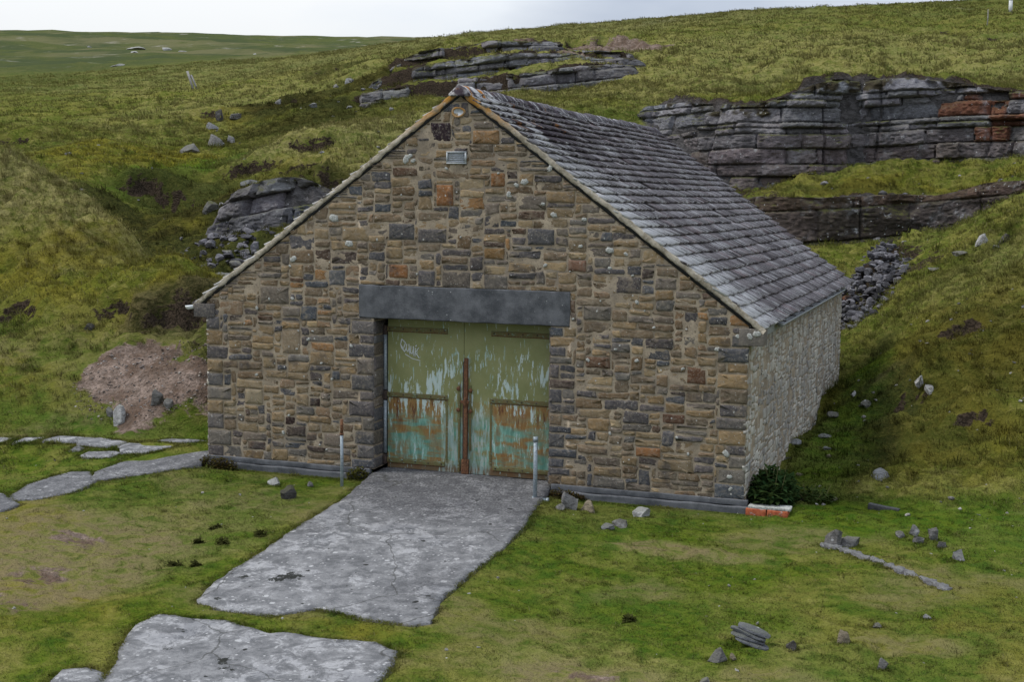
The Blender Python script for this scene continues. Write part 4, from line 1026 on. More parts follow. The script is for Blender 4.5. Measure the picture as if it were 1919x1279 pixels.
mb = MB(); rough_box(mb, 9.026, 9.075, .32, 12.33, 2.27, 2.45, 4, .004, .4, (.1, .1, .1), 0, .005)
put(mb.build("fascia", [M_GREYPVC], None, False))

# louvred vent and oval plaque in the gable
mb = MB()
for a in ((4.285, 4.61, 4.985, 5.005), (4.285, 4.61, 4.815, 4.835), (4.285, 4.305, 4.835, 4.985), (4.59, 4.61, 4.835, 4.985)): mb.box(a[0], a[1], -.040, .01, a[2], a[3])
mb.box(4.30, 4.595, -.012, -.005, 4.83, 4.99, m=1)
vent = put(mb.build("vent", [M_VENT, M_DARK]))
mb = MB()
for q in range(5):
    z = 4.852 + q * .029
    mb.add([(4.306, -.034, z - .006), (4.589, -.034, z - .006), (4.589, -.016, z + .016), (4.306, -.016, z + .016), (4.306, -.030, z - .010), (4.589, -.030, z - .010), (4.589, -.012, z + .012), (4.306, -.012, z + .012)], [(0, 1, 2, 3), (7, 6, 5, 4), (0, 4, 5, 1), (3, 2, 6, 7), (0, 3, 7, 4), (1, 5, 6, 2)])
put(mb.build("louvre", [M_VENT]), vent)
mb = MB(); V = []; F = []; n_ = 22
for (rx, rz, d) in ((.115, .082, .0), (.112, .080, .030), (.085, .058, .031), (.078, .052, .016)):
    for q in range(n_):
        a = 2 * math.pi * q / n_; wob_ = 1 + .06 * math.sin(3 * a + 1)
        V.append((4.47 + rx * wob_ * math.cos(a), -d, 5.60 + rz * wob_ * math.sin(a)))
for r_ in range(3):
    for q in range(n_): F.append((r_ * n_ + q, r_ * n_ + (q + 1) % n_, (r_ + 1) * n_ + (q + 1) % n_, (r_ + 1) * n_ + q))
F.append(tuple(3 * n_ + q for q in range(n_)))
mb.add(V, F, (.3, .3, .3), 0); mb.m[-1] = 1
for _ in range(1): pass
put(mb.build("plaque", [M_VERGE, M_VENT], None, True))

# doors
def leaf(x0, x1, hinge):
    mb = MB(); mb.box(x0, x1, .345, .385, -.075, 2.345, bev=.004)
    d_ = put(mb.build("door", [M_DOOR], None, False))
    for z, ln in ((2.19, 1.04), (1.125, 1.05), (.045, 1.0)):
        a, b = (x0 - .01, x0 + ln) if hinge < 0 else (x1 - ln, x1 + .01)
        mb = MB(); mb.box(a, b, .325, .3445, z - .036, z + .036, bev=.005)
        mb.box(a, b, .333, .3448, z - .047, z - .037, m=2)        # rusty drip lip
        for q in range(5):
            xx = a + .05 + (b - a - .10) * q / 4
            bm = bmesh.new(); bmesh.ops.create_uvsphere(bm, u_segments=8, v_segments=5, radius=.014)
            mb.bm(bm, m=1, mat=Matrix.Translation((xx, .326, z)) @ Matrix.Scale(.6, 4, (0, 1, 0)))
        put(mb.build("strap", [M_STRAP, M_DARKIRON, M_RUST]), d_)
    xi = x0 + 1.035 if hinge < 0 else x1 - 1.035                  # batten closing the lower panel
    mb = MB(); mb.box(xi - .018, xi + .018, .336, .3447, .085, 1.085, bev=.003)
    put(mb.build("panel_batten", [M_STRAP]), d_)
    return d_
door_l = leaf(3.135, 4.452, -1); door_r = leaf(4.458, 5.955, 1)
mb = MB(); mb.box(4.478, 4.535, .285, .3435, -.075, 1.78, bev=.008)
mb.box(4.43, 4.57, .268, .284, 1.06, 1.11, bev=.006); mb.box(4.485, 4.528, .250, .283, 1.02, 1.15, bev=.008)
mb.box(4.44, 4.56, .29, .342, -.08, .16, bev=.01)
bar = put(mb.build("closing_bar", [M_RUST]), door_r)
mb = MB(); mb.box(4.37, 4.405, .318, .344, -.06, 1.36, bev=.006); put(mb.build("edge_iron", [M_STRAP]), door_l)
mb = MB(); mb.box(4.558, 4.588, .318, .344, .30, 1.34, bev=.006); put(mb.build("edge_iron", [M_STRAP]), door_r)
mb = MB(); mb.box(4.455, 4.475, .300, .3435, -.06, 1.72, bev=.004); put(mb.build("shadow_iron", [M_DARKIRON]), door_l)
for x, z, pr_ in ((4.375, 1.285, door_l), (4.375, .945, door_l), (4.578, 1.265, door_r), (4.578, .935, door_r)):
    bm = bmesh.new(); bmesh.ops.create_uvsphere(bm, u_segments=12, v_segments=8, radius=.034)
    mb = MB(); mb.bm(bm, mat=Matrix.Translation((x, .318, z)) @ Matrix.Scale(.8, 4, (0, 1, 0)))
    put(mb.build("coach_bolt", [M_RUST], None, True), pr_)
# scrawled tag in white spray paint on the left leaf
mb = MB()
def stroke(pts, w=.008):
    pts = np.array(pts, float); xs, zs = [], []
    for i in range(len(pts) - 1):
        for q in range(4): xs.append(pts[i, 0] + (pts[i + 1, 0] - pts[i, 0]) * q / 4); zs.append(pts[i, 1] + (pts[i + 1, 1] - pts[i, 1]) * q / 4)
    xs.append(pts[-1, 0]); zs.append(pts[-1, 1])
    mb.tube([(a, .3435, b) for a, b in zip(xs, zs)], w, 6)
gx0, gz0 = 3.36, 2.03
G = lambda L_: [(gx0 + a * .36, gz0 - b * .30) for a, b in L_]
stroke(G([(.05, 0), (.0, .30), (.13, .52), (.24, .20), (.05, .0)])); stroke(G([(.0, .30), (.05, .48), (.20, .68), (.26, .50)]))
stroke(G([(.30, .25), (.27, .55), (.36, .68), (.42, .42), (.40, .25)])); stroke(G([(.42, .42), (.45, .80)]))
stroke(G([(.50, .35), (.48, .70), (.56, .78), (.62, .50), (.62, .36)])); stroke(G([(.62, .45), (.64, .88)]))
stroke(G([(.72, .45), (.70, .92)])); stroke(G([(.88, .42), (.72, .70), (.90, .98)])); stroke(G([(.72, .36), (.78, .30)]), .010)
stroke(G([(.22, .80), (.55, 1.02), (.95, 1.12)]), .006)
put(mb.build("graffiti", [M_SPRAY]), door_l)
# frame: hinge post at the left, head rail, threshold, dark void behind
mb = MB(); mb.tube([(3.098, .33, .16), (3.098, .33, 1.02)], .030, 10); mb.tube([(3.098, .33, 1.20), (3.098, .33, 2.10)], .030, 10)
hp = put(mb.build("hinge_post", [M_GALV], None, True))
for z in (.06, 1.11, 2.17):
    mb = MB(); mb.box(3.068, 3.132, .29, .38, z - .075, z + .075, bev=.01)
    put(mb.build("hinge", [M_DARKIRON]), hp)
mb = MB(); mb.tube([(5.975, .35, -.05), (5.975, .35, 2.30)], .018, 8); put(mb.build("hinge_post", [M_STRAP], None, True))
mb = MB(); mb.box(3.052, 5.998, .33, .44, 2.348, 2.383); put(mb.build("head_rail", [M_STRAP]))
mb = MB(); mb.box(3.06, 5.99, .46, .50, -.3, 2.37); put(mb.build("inner_screen", [M_DARK]))

# ------------------------------------------------------------------ slabs
from mathutils.geometry import delaunay_2d_cdt
def slab_mesh(poly, z0, sl, seed, dark):
    rng = random.Random(seed); P = []
    for a, b in zip(poly, poly[1:] + poly[:1]):
        L_ = math.hypot(b[0] - a[0], b[1] - a[1]); n = max(2, int(L_ / .05))
        for q in range(n):
            x, y = a[0] + (b[0] - a[0]) * q / n, a[1] + (b[1] - a[1]) * q / n
            am = .05 if len(poly) > 12 else .02
            if dark and y > -.5: am = .0
            P.append((x + am * float(fbm2(np.array([x * 4.5]), np.array([y * 4.5]), 4, seed)[0]), y + am * float(fbm2(np.array([x * 4.5 + 9]), np.array([y * 4.5]), 4, seed)[0])))
    n0 = len(P); A = np.array(P)
    gx_, gy_ = np.meshgrid(np.arange(A[:, 0].min(), A[:, 0].max(), .10), np.arange(A[:, 1].min(), A[:, 1].max(), .10))
    gx_ = gx_.ravel() + .02 * np.sin(np.arange(gx_.size) * 7.7); gy_ = gy_.ravel() + .02 * np.cos(np.arange(gx_.size) * 5.3)
    sd = poly_sd(gx_, gy_, P); ins = np.stack([gx_, gy_], 1)[sd < -.04]
    pts = P + [tuple(q) for q in ins]
    V, _, F, *_ = delaunay_2d_cdt([Vector(p) for p in pts], [], [list(range(n0))], 1, 1e-5)
    V = np.array([v[:] for v in V]); sdv = poly_sd(V[:, 0], V[:, 1], P)
    zt = z0 + sl * V[:, 1] + .014 * fbm2(V[:, 0] * 1.5, V[:, 1] * 1.5, 3, seed) - .010 * (1 - sstep(0, .04, -sdv))
    top = np.stack([V[:, 0], V[:, 1], zt], 1); n = len(top)
    bot = top[:n0].copy(); bot[:, 2] -= .16
    F = [tuple(f) for f in F]
    F = [f if np.cross(top[f[1]] - top[f[0]], top[f[2]] - top[f[0]])[2] > 0 else f[::-1] for f in F]
    area = np.sum(A[:, 0] * np.roll(A[:, 1], -1) - A[:, 1] * np.roll(A[:, 0], -1))
    for q in range(n0):
        r_ = (q + 1) % n0; f = (q, n + q, n + r_, r_)
        F.append(f if area > 0 else f[::-1])
    VV = np.concatenate([top, bot])
    dk = np.zeros(len(VV)); bm_ = np.zeros(len(VV))
    if dark == 1: dk = sstep(-3.6, -1.3, VV[:, 1] + .9 * fbm2(VV[:, 0], VV[:, 1], 3, 3)); dk = np.maximum(dk, .55 * np.exp(-((VV[:, 0] - 6.0) / .5) ** 2 - ((VV[:, 1] + 4.9) / 1.2) ** 2))
    if dark == 1:
        for mx_, my_, mr_ in ((4.28, -5.02, .20), (4.20, -5.17, .13), (3.75, -5.2, .10), (3.86, -5.98, .09), (4.9, -5.9, .08)): bm_ = np.maximum(bm_, np.exp(-((VV[:, 0] - mx_) ** 2 + (VV[:, 1] - my_) ** 2) / mr_ ** 2))
    elif not dark:
        for mx_, my_, mr_ in ((4.95, -7.65, .12), (5.1, -7.85, .10), (4.2, -7.55, .08), (4.0, -7.0, .08)): bm_ = np.maximum(bm_, np.exp(-((VV[:, 0] - mx_) ** 2 + (VV[:, 1] - my_) ** 2) / mr_ ** 2))
    if dark == 2: dk = np.full(len(VV), .75)
    return VV, F, dk, bm_
SLAB_INFO = [("concrete_apron", "big lichen speckled concrete apron running from the barn doors to the grass", "concrete slab", 1, None),
             ("concrete_slab", "pale lichened concrete slab in the foreground, separated from the apron by turf", "concrete slab", 0, None),
             ("concrete_slab", "small scrap of pale concrete at the bottom left corner of the picture", "concrete slab", 0, None),
             ("paving_slab", "long dark grey paving slab ending at the barn's left front corner", "paving slab", 2, "path slabs left of the barn"),
             ("paving_slab", "dark grey paving slab next along the path from the barn corner slab", "paving slab", 2, "path slabs left of the barn"),
             ("paving_slab", "dark grey paving slab cut off by the left edge of the photo", "paving slab", 2, "path slabs left of the barn"),
             ("paving_slab", "pale flagstone at the far left end of the back row", "flagstone", 0, "flagstones left of the barn"),
             ("paving_slab", "pale flagstone second from the left in the back row", "flagstone", 0, "flagstones left of the barn"),
             ("paving_slab", "broad pale flagstone in the middle of the back row", "flagstone", 0, "flagstones left of the barn"),
             ("paving_slab", "pale flagstone at the right end of the back row", "flagstone", 0, "flagstones left of the barn"),
             ("paving_slab", "large pale flagstone between the back row and the barn corner", "flagstone", 0, "flagstones left of the barn"),
             ("paving_slab", "small pinkish flagstone with rough edges in front of the back row", "flagstone", 0, "flagstones left of the barn"),
             ("paving_slab", "thin sunken flagstone nearest the barn's left wall", "flagstone", 0, "flagstones left of the barn"),
             ("paving_slab", "small loose dark slate lying in the grass before the back row", "slate", 2, None)]
for i, ((poly, z0, sl), (nm, lb, ct, dk, gr)) in enumerate(zip(SLABS, SLAB_INFO)):
    V, F, dk, bm_ = slab_mesh(poly, z0, sl, 40 + i, dk)
    cx, cy = np.mean([p[0] for p in poly]), np.mean([p[1] for p in poly]); off = np.array([cx, cy, z0 + sl * cy - .16])
    o = mesh_obj(nm, V - off, F, [M_SLAB], None, {"dark": dk, "blackmoss": bm_}); o.location = off
    tag(o, lb, ct, gr)

# ------------------------------------------------------------------ rock pieces
def unit_cube_grid(n):
    V = {}; vs = []; F = []
    def vid(p):
        k = tuple(np.round(p, 5))
        if k not in V: V[k] = len(vs); vs.append(p)
        return V[k]
    for ax in range(3):
        for sg in (-1, 1):
            for i in range(n):
                for j in range(n):
                    q = []
                    for a, b in ((i, j), (i + 1, j), (i + 1, j + 1), (i, j + 1)):
                        p = [0, 0, 0]; p[ax] = sg; p[(ax + 1) % 3] = -1 + 2 * a / n; p[(ax + 2) % 3] = -1 + 2 * b / n
                        q.append(vid(tuple(p)))
                    F.append(tuple(q if sg > 0 else q[::-1]))
    return np.array(vs, float), F
CUBE = {n: unit_cube_grid(n) for n in (3, 5, 8, 11)}
def rock_block(rng, sx, sy, sz, n=5, rough=1.0, power=9.0, cuts=3):
    """an angular quarried block, centred"""
    V, F = CUBE[n]; V = V.copy()
    r = (np.abs(V) ** power).sum(1) ** (1 / power); V = V / r[:, None]
    for _ in range(cuts):
        nrm = np.array([rng.choice((-1, 1)) * rng.uniform(.5, 1), rng.choice((-1, 1)) * rng.uniform(.2, 1), rng.gauss(0, .6)]); nrm /= np.linalg.norm(nrm)
        dd = rng.uniform(.82, 1.18); h = V @ nrm - dd
        V -= np.maximum(h, 0)[:, None] * nrm
    V = V * np.array([sx, sy, sz]) / 2
    o = np.array([rng.uniform(0, 50) for _ in range(3)]); a = min(sx, sy, sz)
    q = max(a, .25)
    N = np.stack([noise3(V * 1.3 / q + o + 17 * k, 3 + k) * .6 + noise3(V * 3.4 / q + o + 31 * k, 8 + k) * .4 for k in range(3)], 1)
    V += np.sign(N) * np.abs(N) ** .7 * np.array([.05, .085, .025]) * q * rough
    return V, F
def rock_stone(rng, sx, sy, sz, n=5):
    """an angular loose stone, sunk a little below z = 0"""
    V, F = CUBE[n]; V = V / np.linalg.norm(V, axis=1)[:, None] * 1.25
    for _ in range(15):
        nrm = np.array([rng.gauss(0, 1), rng.gauss(0, 1), rng.gauss(0, .9)]); nrm /= np.linalg.norm(nrm)
        h = V @ nrm - rng.uniform(.50, .95); V = V - np.maximum(h, 0)[:, None] * nrm
    o = np.array([rng.uniform(0, 50) for _ in range(3)])
    V = V + .05 * np.stack([noise3(V * 3.1 + o + 13 * k, 5 + k) for k in range(3)], 1)
    V = V / np.abs(V).max(0) * np.array([sx, sy, sz]) / 2
    V[:, 2] += sz * .11
    return V, F
def crisp(o, ang=38):
    o.data.set_sharp_from_angle(angle=R(ang)); return o
ROCKC = {'grey': (.215, .205, .190), 'dark': (.095, .088, .080), 'pale': (.285, .285, .285), 'tan': (.30, .25, .175), 'white': (.52, .51, .48), 'slate': (.190, .195, .21), 'block': (.125, .118, .125), 'mossy': (.14, .135, .12), 'rust': (.17, .075, .045)}

def cliff_face(name, line, seed, label, tone, beds=(.16, .55), joints=(.6, 2.2), batter=.10, setback=.05, jit=.07, groove=.13, crumble=.25, res=(.055, .035), rust=None, rise=.10, gw=.028, broken=0.0, notch=None):
    """one continuous fractured face: beds and joints cut into a sheet that follows the cliff line"""
    rng = random.Random(seed); P = np.array(line)
    seg = np.hypot(np.diff(P[:, 0]), np.diff(P[:, 1])); S = np.concatenate([[0], np.cumsum(seg)])
    ns = int(S[-1] / res[0]); ss = np.linspace(0, S[-1], ns)
    k = max(3, int(1.6 / res[0])) | 1; ker = np.ones(k) / k
    sm = lambda v: np.convolve(np.concatenate([np.full(k // 2, v[0]) + (np.arange(k // 2) - k // 2) * (v[1] - v[0]), v, np.full(k // 2, v[-1]) + (np.arange(k // 2) + 1) * (v[-1] - v[-2])]), ker, 'valid')
    px, py, hh = [np.interp(ss, S, P[:, q]) for q in range(3)]
    px, py, hh = sm(px), sm(py), sm(hh)
    tx, ty = np.gradient(px), np.gradient(py); tl = np.hypot(tx, ty); tx, ty = tx / tl, ty / tl
    nx, ny = -ty, tx
    zb = sm(base_height(px - nx * .75, py - ny * .75)); zt = sm(base_height(px + nx * .75, py + ny * .75))
    H = np.maximum(zt - zb, 0)
    hmax = hh.max() + .5
    nv = int(hmax / res[1]) + 2
    tt = np.linspace(0, 1, nv)
    Sg, Tg = np.meshgrid(ss, tt)
    bot, top = zb - .35, zt + rise * np.clip(hh / 1.0, 0, 1)
    Zg = bot[None] + (top - bot)[None] * Tg
    wgt = hh + .02; mS = (ss * wgt).sum() / wgt.sum(); mZ = (zb * wgt).sum() / wgt.sum()
    dip = ((ss - mS) * (zb - mZ) * wgt).sum() / (((ss - mS) ** 2) * wgt).sum()
    hmax = max(hmax, (zt - (mZ + dip * (ss - mS)))[hh > .2].max() + .4)
    rel = Zg - (mZ + dip * (Sg - mS)) + .05 * noise2(Sg * .22, Sg * 0 + .5, seed) + .035 * noise2(Sg * .9, Zg * .6, seed + 1)   # height in bed coordinates
    eb = [min(-.5, rel.min() - .1)]
    while eb[-1] < hmax + 1:
        f = min(max(eb[-1] / hmax, 0), 1); eb.append(eb[-1] + rng.uniform(beds[0], beds[1]) * (1.15 - .62 * f))
    eb = np.array(eb); li = np.clip(np.searchsorted(eb, rel) - 1, 0, len(eb) - 2)
    d_bed = np.minimum(rel - eb[li], eb[li + 1] - rel)
    out = np.zeros(Sg.shape); d_j = np.full(Sg.shape, 9.0); col = np.zeros(Sg.shape + (3,)); mossy = np.zeros(Sg.shape)
    for l_ in range(len(eb) - 1):
        m = li == l_
        if not m.any(): continue
        th = eb[l_ + 1] - eb[l_]
        js = [rng.uniform(-1, 0)]
        while js[-1] < S[-1] + 3: js.append(js[-1] + rng.uniform(*joints) * (.45 + 1.1 * min(th / .45, 1)))
        js = np.array(js); sj = Sg[m] + .05 * noise2(Sg[m] * 3, Zg[m] * 5, seed + l_)
        bi = np.clip(np.searchsorted(js, sj) - 1, 0, len(js) - 2)
        js_k = np.array([rng.choice((1, 1, .6, 3.5)) for _ in range(len(js))])
        d_j[m] = np.minimum((sj - js[bi]) * js_k[bi], (js[bi + 1] - sj) * js_k[bi + 1])
        nb_ = len(js); frac = min(max((eb[l_] + th / 2) / hmax, 0), 1)
        jo = np.array([rng.gauss(0, jit) + (rng.uniform(-.28, -.1) if rng.random() < .07 + .14 * frac else 0) for _ in range(nb_)])
        tl_ = np.array([rng.uniform(-.06, .06) for _ in range(nb_)])
        lo = rng.uniform(-jit, jit) * 1.2
        mid = (js[bi] + js[bi + 1]) / 2
        out[m] = lo + jo[bi] + tl_[bi] * (sj - mid) + jit * 1.6 * noise2(mid * .4, np.full(mid.shape, l_ * 3.7), seed + 5)
        base = np.array(tone[0]) * (1 - frac) + np.array(tone[1]) * frac
        cb = np.array([base * rng.uniform(.70, 1.25) + np.array((rng.uniform(-.008, .018), 0, rng.uniform(-.008, .010))) for _ in range(nb_)])
        if rust is not None:
            for q in range(nb_ - 1):
                sx_ = np.interp((js[q] + js[q + 1]) / 2, ss, px)
                if rust(sx_, frac) and rng.random() < .6: cb[q] = np.array((.20, .085, .050)) * rng.uniform(.6, 1.1)
        col[m] = cb[bi]; mossy[m] = np.array([1.0 if rng.random() < .4 else .25 for _ in range(nb_)])[bi]
    # master joints that cut through every bed
    mj = [rng.uniform(0, 1.5)]
    while mj[-1] < S[-1]: mj.append(mj[-1] + rng.uniform(1.6, 4.2))
    mj = np.array(mj); sw = Sg + .12 * noise2(Zg * 1.2, Sg * .3, seed + 31); mi = np.clip(np.searchsorted(mj, sw), 0, len(mj) - 1)
    out += np.array([rng.gauss(0, jit * .9) for _ in mj])[mi]
    d_m = np.abs(sw - mj[mi]); d_m = np.minimum(d_m, np.abs(sw - mj[np.maximum(mi - 1, 0)])); d_j = np.minimum(d_j, d_m * .7)
    if broken: out -= .9 * broken * sstep(.18, .5, noise2(Sg * .45, Sg * 0 + 2.2, seed + 41) + .35 * noise2(Sg * 1.7, Zg * .8, seed + 42))
    if notch is not None:
        sn_ = ss[np.argmin(np.abs(px - notch))]; out -= .42 * np.exp(-((Sg - sn_ - .35 * noise2(Zg * 1.5, Zg * 0, seed)) / .38) ** 4)
    gr = groove * np.exp(-(d_bed / gw) ** 2) * (.55 + .45 * noise2(Sg * 1.3, Zg * 3, seed + 7)) + groove * .8 * np.exp(-(d_j / gw) ** 2)
    rnd_ = .05 * np.exp(-d_bed / .05) + .04 * np.exp(-d_j / .06)
    out = out - gr - rnd_
    X3 = np.stack([Sg.ravel() * 1.0, Zg.ravel() * 1.6, np.zeros(Sg.size)], 1)
    out += (.10 * noise3(X3 * 1.5 + 3, seed) + .06 * np.abs(noise3(X3 * 5.2, seed + 2)) + .022 * noise3(X3 * 13, seed + 4)).reshape(Sg.shape)
    q = np.clip((Zg - zb[None]) / np.maximum(H, .1)[None], -.2, 1.3)
    out -= crumble * sstep(.72, 1.05, q + .25 * noise2(Sg * 1.1, Zg * .5, seed + 9)) * (.5 + .8 * np.abs(noise2(Sg * 2.6, Zg * 4, seed + 11)))
    fade = sstep(.0, .35, hh)[None]
    off = -.50 + setback * np.clip(q, 0, 1) * hh.max() + batter * np.clip(q, 0, 1) - out * fade
    Xg, Yg = px[None] + nx[None] * off, py[None] + ny[None] * off
    # the top turns back into the hill
    bk = [(.35, -.02), (.75, -.10), (1.05, -.5)]
    Xe = np.concatenate([Xg] + [(Xg[-1] + nx * a_)[None] for a_, _ in bk]); Ye = np.concatenate([Yg] + [(Yg[-1] + ny * a_)[None] for a_, _ in bk])
    Ze = np.concatenate([Zg - (1 - fade) * .5] + [(Zg[-1] + dz - (1 - fade[0]) * .5 + .05 * noise2(ss * 2, ss * 0, seed))[None] for _, dz in bk])
    col = np.concatenate([col] + [col[-1:]] * 3); mossy = np.concatenate([mossy] + [mossy[-1:] * 0 + 1] * 3)
    stain = (1 - .35 * sstep(-.1, .5, fbm2(Sg * 1.5, Zg * .35, 3, seed + 20)))[..., None]
    col[:nv] *= stain
    vg = sstep(.84, .96, q + .16 * noise2(Sg * 2.1, Zg * 2.0, seed + 51) + .08 * noise2(Sg * 7, Zg * 7, seed + 52))[..., None] * (1 if rise < 0 else .4)
    col[:nv] = col[:nv] * (1 - vg) + np.array((.050, .040, .022)) * vg
    idx = np.arange(Xe.size).reshape(Xe.shape)
    F = np.stack([idx[:-1, :-1].ravel(), idx[:-1, 1:].ravel(), idx[1:, 1:].ravel(), idx[1:, :-1].ravel()], 1)
    o = mesh_obj(name, np.stack([Xe.ravel(), Ye.ravel(), Ze.ravel()], 1), F, [M_ROCK], None, {"col": np.clip(col.reshape(-1, 3), .01, 1), "mossy": mossy.ravel()})
    return tag(crisp(o, 40), label, "quarry face", kind="structure")
cliff_face("quarry_face", CLIFFS["U"], 3, "long upper quarry face of bedded grey limestone right of the barn roof", ((.135, .115, .105), (.300, .305, .325)), (.20, .70), (.5, 2.1), .12, .05, .085, .18, .42, rust=lambda x, f: x > 11.0 and .12 < f < .62, rise=-.12, notch=7.1)
cliff_face("quarry_face", CLIFFS["L"], 5, "lower dark quarry face under the grass ledge behind the barn", ((.075, .058, .050), (.105, .075, .058)), (.5, 1.1), (1.2, 3.6), .05, .03, .035, .10, .12)
cliff_face("rock_outcrop", CLIFFS["B1"], 7, "lowest ledge of the stepped grey outcrop above the barn ridge", ((.175, .165, .165), (.215, .212, .218)), (.3, .6), (.7, 2.2), .10, .1, .12, .16, .3, (.07, .04), gw=.05, broken=1.0, rise=-.04)
cliff_face("rock_outcrop", CLIFFS["B2"], 9, "middle ledge of the stepped grey outcrop above the barn ridge", ((.185, .180, .185), (.225, .222, .23)), (.3, .6), (.7, 2.2), .10, .1, .14, .16, .3, (.07, .04), gw=.05, broken=1.0, rise=-.04)
cliff_face("rock_outcrop", CLIFFS["B3"], 11, "broken top ledge of the grey outcrop below the red soil scar", ((.195, .185, .185), (.235, .23, .235)), (.25, .5), (.5, 1.6), .12, .12, .18, .16, .4, (.07, .04), gw=.05, broken=1.0, rise=-.04)
cliff_face("rock_outcrop", CLIFFS["C"], 13, "small jointed grey rock face low on the slope left of the barn gable", ((.13, .125, .13), (.24, .24, .245)), (.3, .65), (.4, 1.3), .12, .12, .12, .18, .2)

def scatter(name, n, region, size, seed, tone, label, category, squash=.6, mats=M_LOOSE, pile=0.0):
    """a heap of stones nobody could count: one object"""
    rng = random.Random(seed); mb = MB(); pts = []
    while len(pts) < n:
        x, y, k = region(rng)
        pts.append((x, y, k))
    xs = np.array([p[0] for p in pts]); ys = np.array([p[1] for p in pts]); zs, _, fr = land(xs, ys)
    for (x, y, k), z, f in zip(pts, zs, fr):
        if f < .02: continue
        s = size[0] + (size[1] - size[0]) * rng.random() ** 2.2
        V, F = rock_stone(rng, s * rng.uniform(.8, 1.5), s * rng.uniform(.7, 1.2), s * rng.uniform(.35, 1) * squash / .6, 3)
        a = rng.uniform(0, 6.3); c, s_ = math.cos(a), math.sin(a); t = rng.uniform(-.5, .5)
        W = V.copy(); W[:, 0], W[:, 2] = V[:, 0] * math.cos(t) - V[:, 2] * math.sin(t), V[:, 0] * math.sin(t) + V[:, 2] * math.cos(t)
        mb.add(np.stack([x + W[:, 0] * c - W[:, 1] * s_, y + W[:, 0] * s_ + W[:, 1] * c, z + W[:, 2] + pile * k * rng.random() - s * .08], 1), F, np.array(tone(rng)), 0)
    return tag(crisp(mb.build(name, [mats], None, True)), label, category, kind="stuff")
def disc(cx, cy, rx, ry):
    def f(r):
        while True:
            a, b = r.uniform(-1, 1), r.uniform(-1, 1)
            if a * a + b * b < 1: return cx + a * rx, cy + b * ry, 1 - a * a - b * b
    return f
gry = lambda r: np.array((.115, .110, .115)) * r.uniform(.35, 1.8)
scatter("scree", 900, disc(8.7, 18.8, 1.35, 3.6), (.05, .34), 61, gry, "heap of dark grey broken rock behind the barn's back corner", "scree", pile=.5)
scatter("scree", 240, disc(-8.3, 13.9, 1.6, 2.2), (.06, .38), 62, gry, "grey rubble sliding down beside the barn's left verge", "scree", pile=.05)
pk = lambda r: np.array((.25, .200, .165)) * r.uniform(.55, 1.4) if r.random() < .85 else np.array((.5, .46, .4)) * r.uniform(.7, 1.1)
scatter("gravel", 900, disc(-2.4, 2.0, 1.75, 1.05), (.015, .065), 63, pk, "pinkish stone chippings on the bare bank left of the barn", "gravel")
scatter("pebbles", 170, lambda r: (r.uniform(-3, 13.2), r.uniform(-8, 1.5), 0), (.02, .055), 64, lambda r: np.array((.42, .40, .35)) * r.uniform(.5, 1.2), "pale pebbles strewn through the foreground grass", "pebbles")
scatter("pebbles", 120, lambda r: (r.uniform(9.3, 13), r.uniform(0, 13), 0), (.03, .11), 65, lambda r: np.array((.40, .38, .34)) * r.uniform(.4, 1.2), "pale stones strewn in the grassy gully right of the barn", "pebbles")
scatter("pebbles", 150, lambda r: (r.uniform(-22, -5), r.uniform(13, 42), 0), (.06, .28), 66, lambda r: np.array((.30, .29, .28)) * r.uniform(.4, 1.3), "grey stones strewn over the mossy slope left of the barn", "pebbles")
scatter("pebbles", 90, lambda r: (r.uniform(2, 13), r.uniform(22, 31), 0), (.06, .3), 67, lambda r: np.array((.22, .21, .21)) * r.uniform(.4, 1.5), "stones fallen on the quarry floor and ledge", "pebbles")

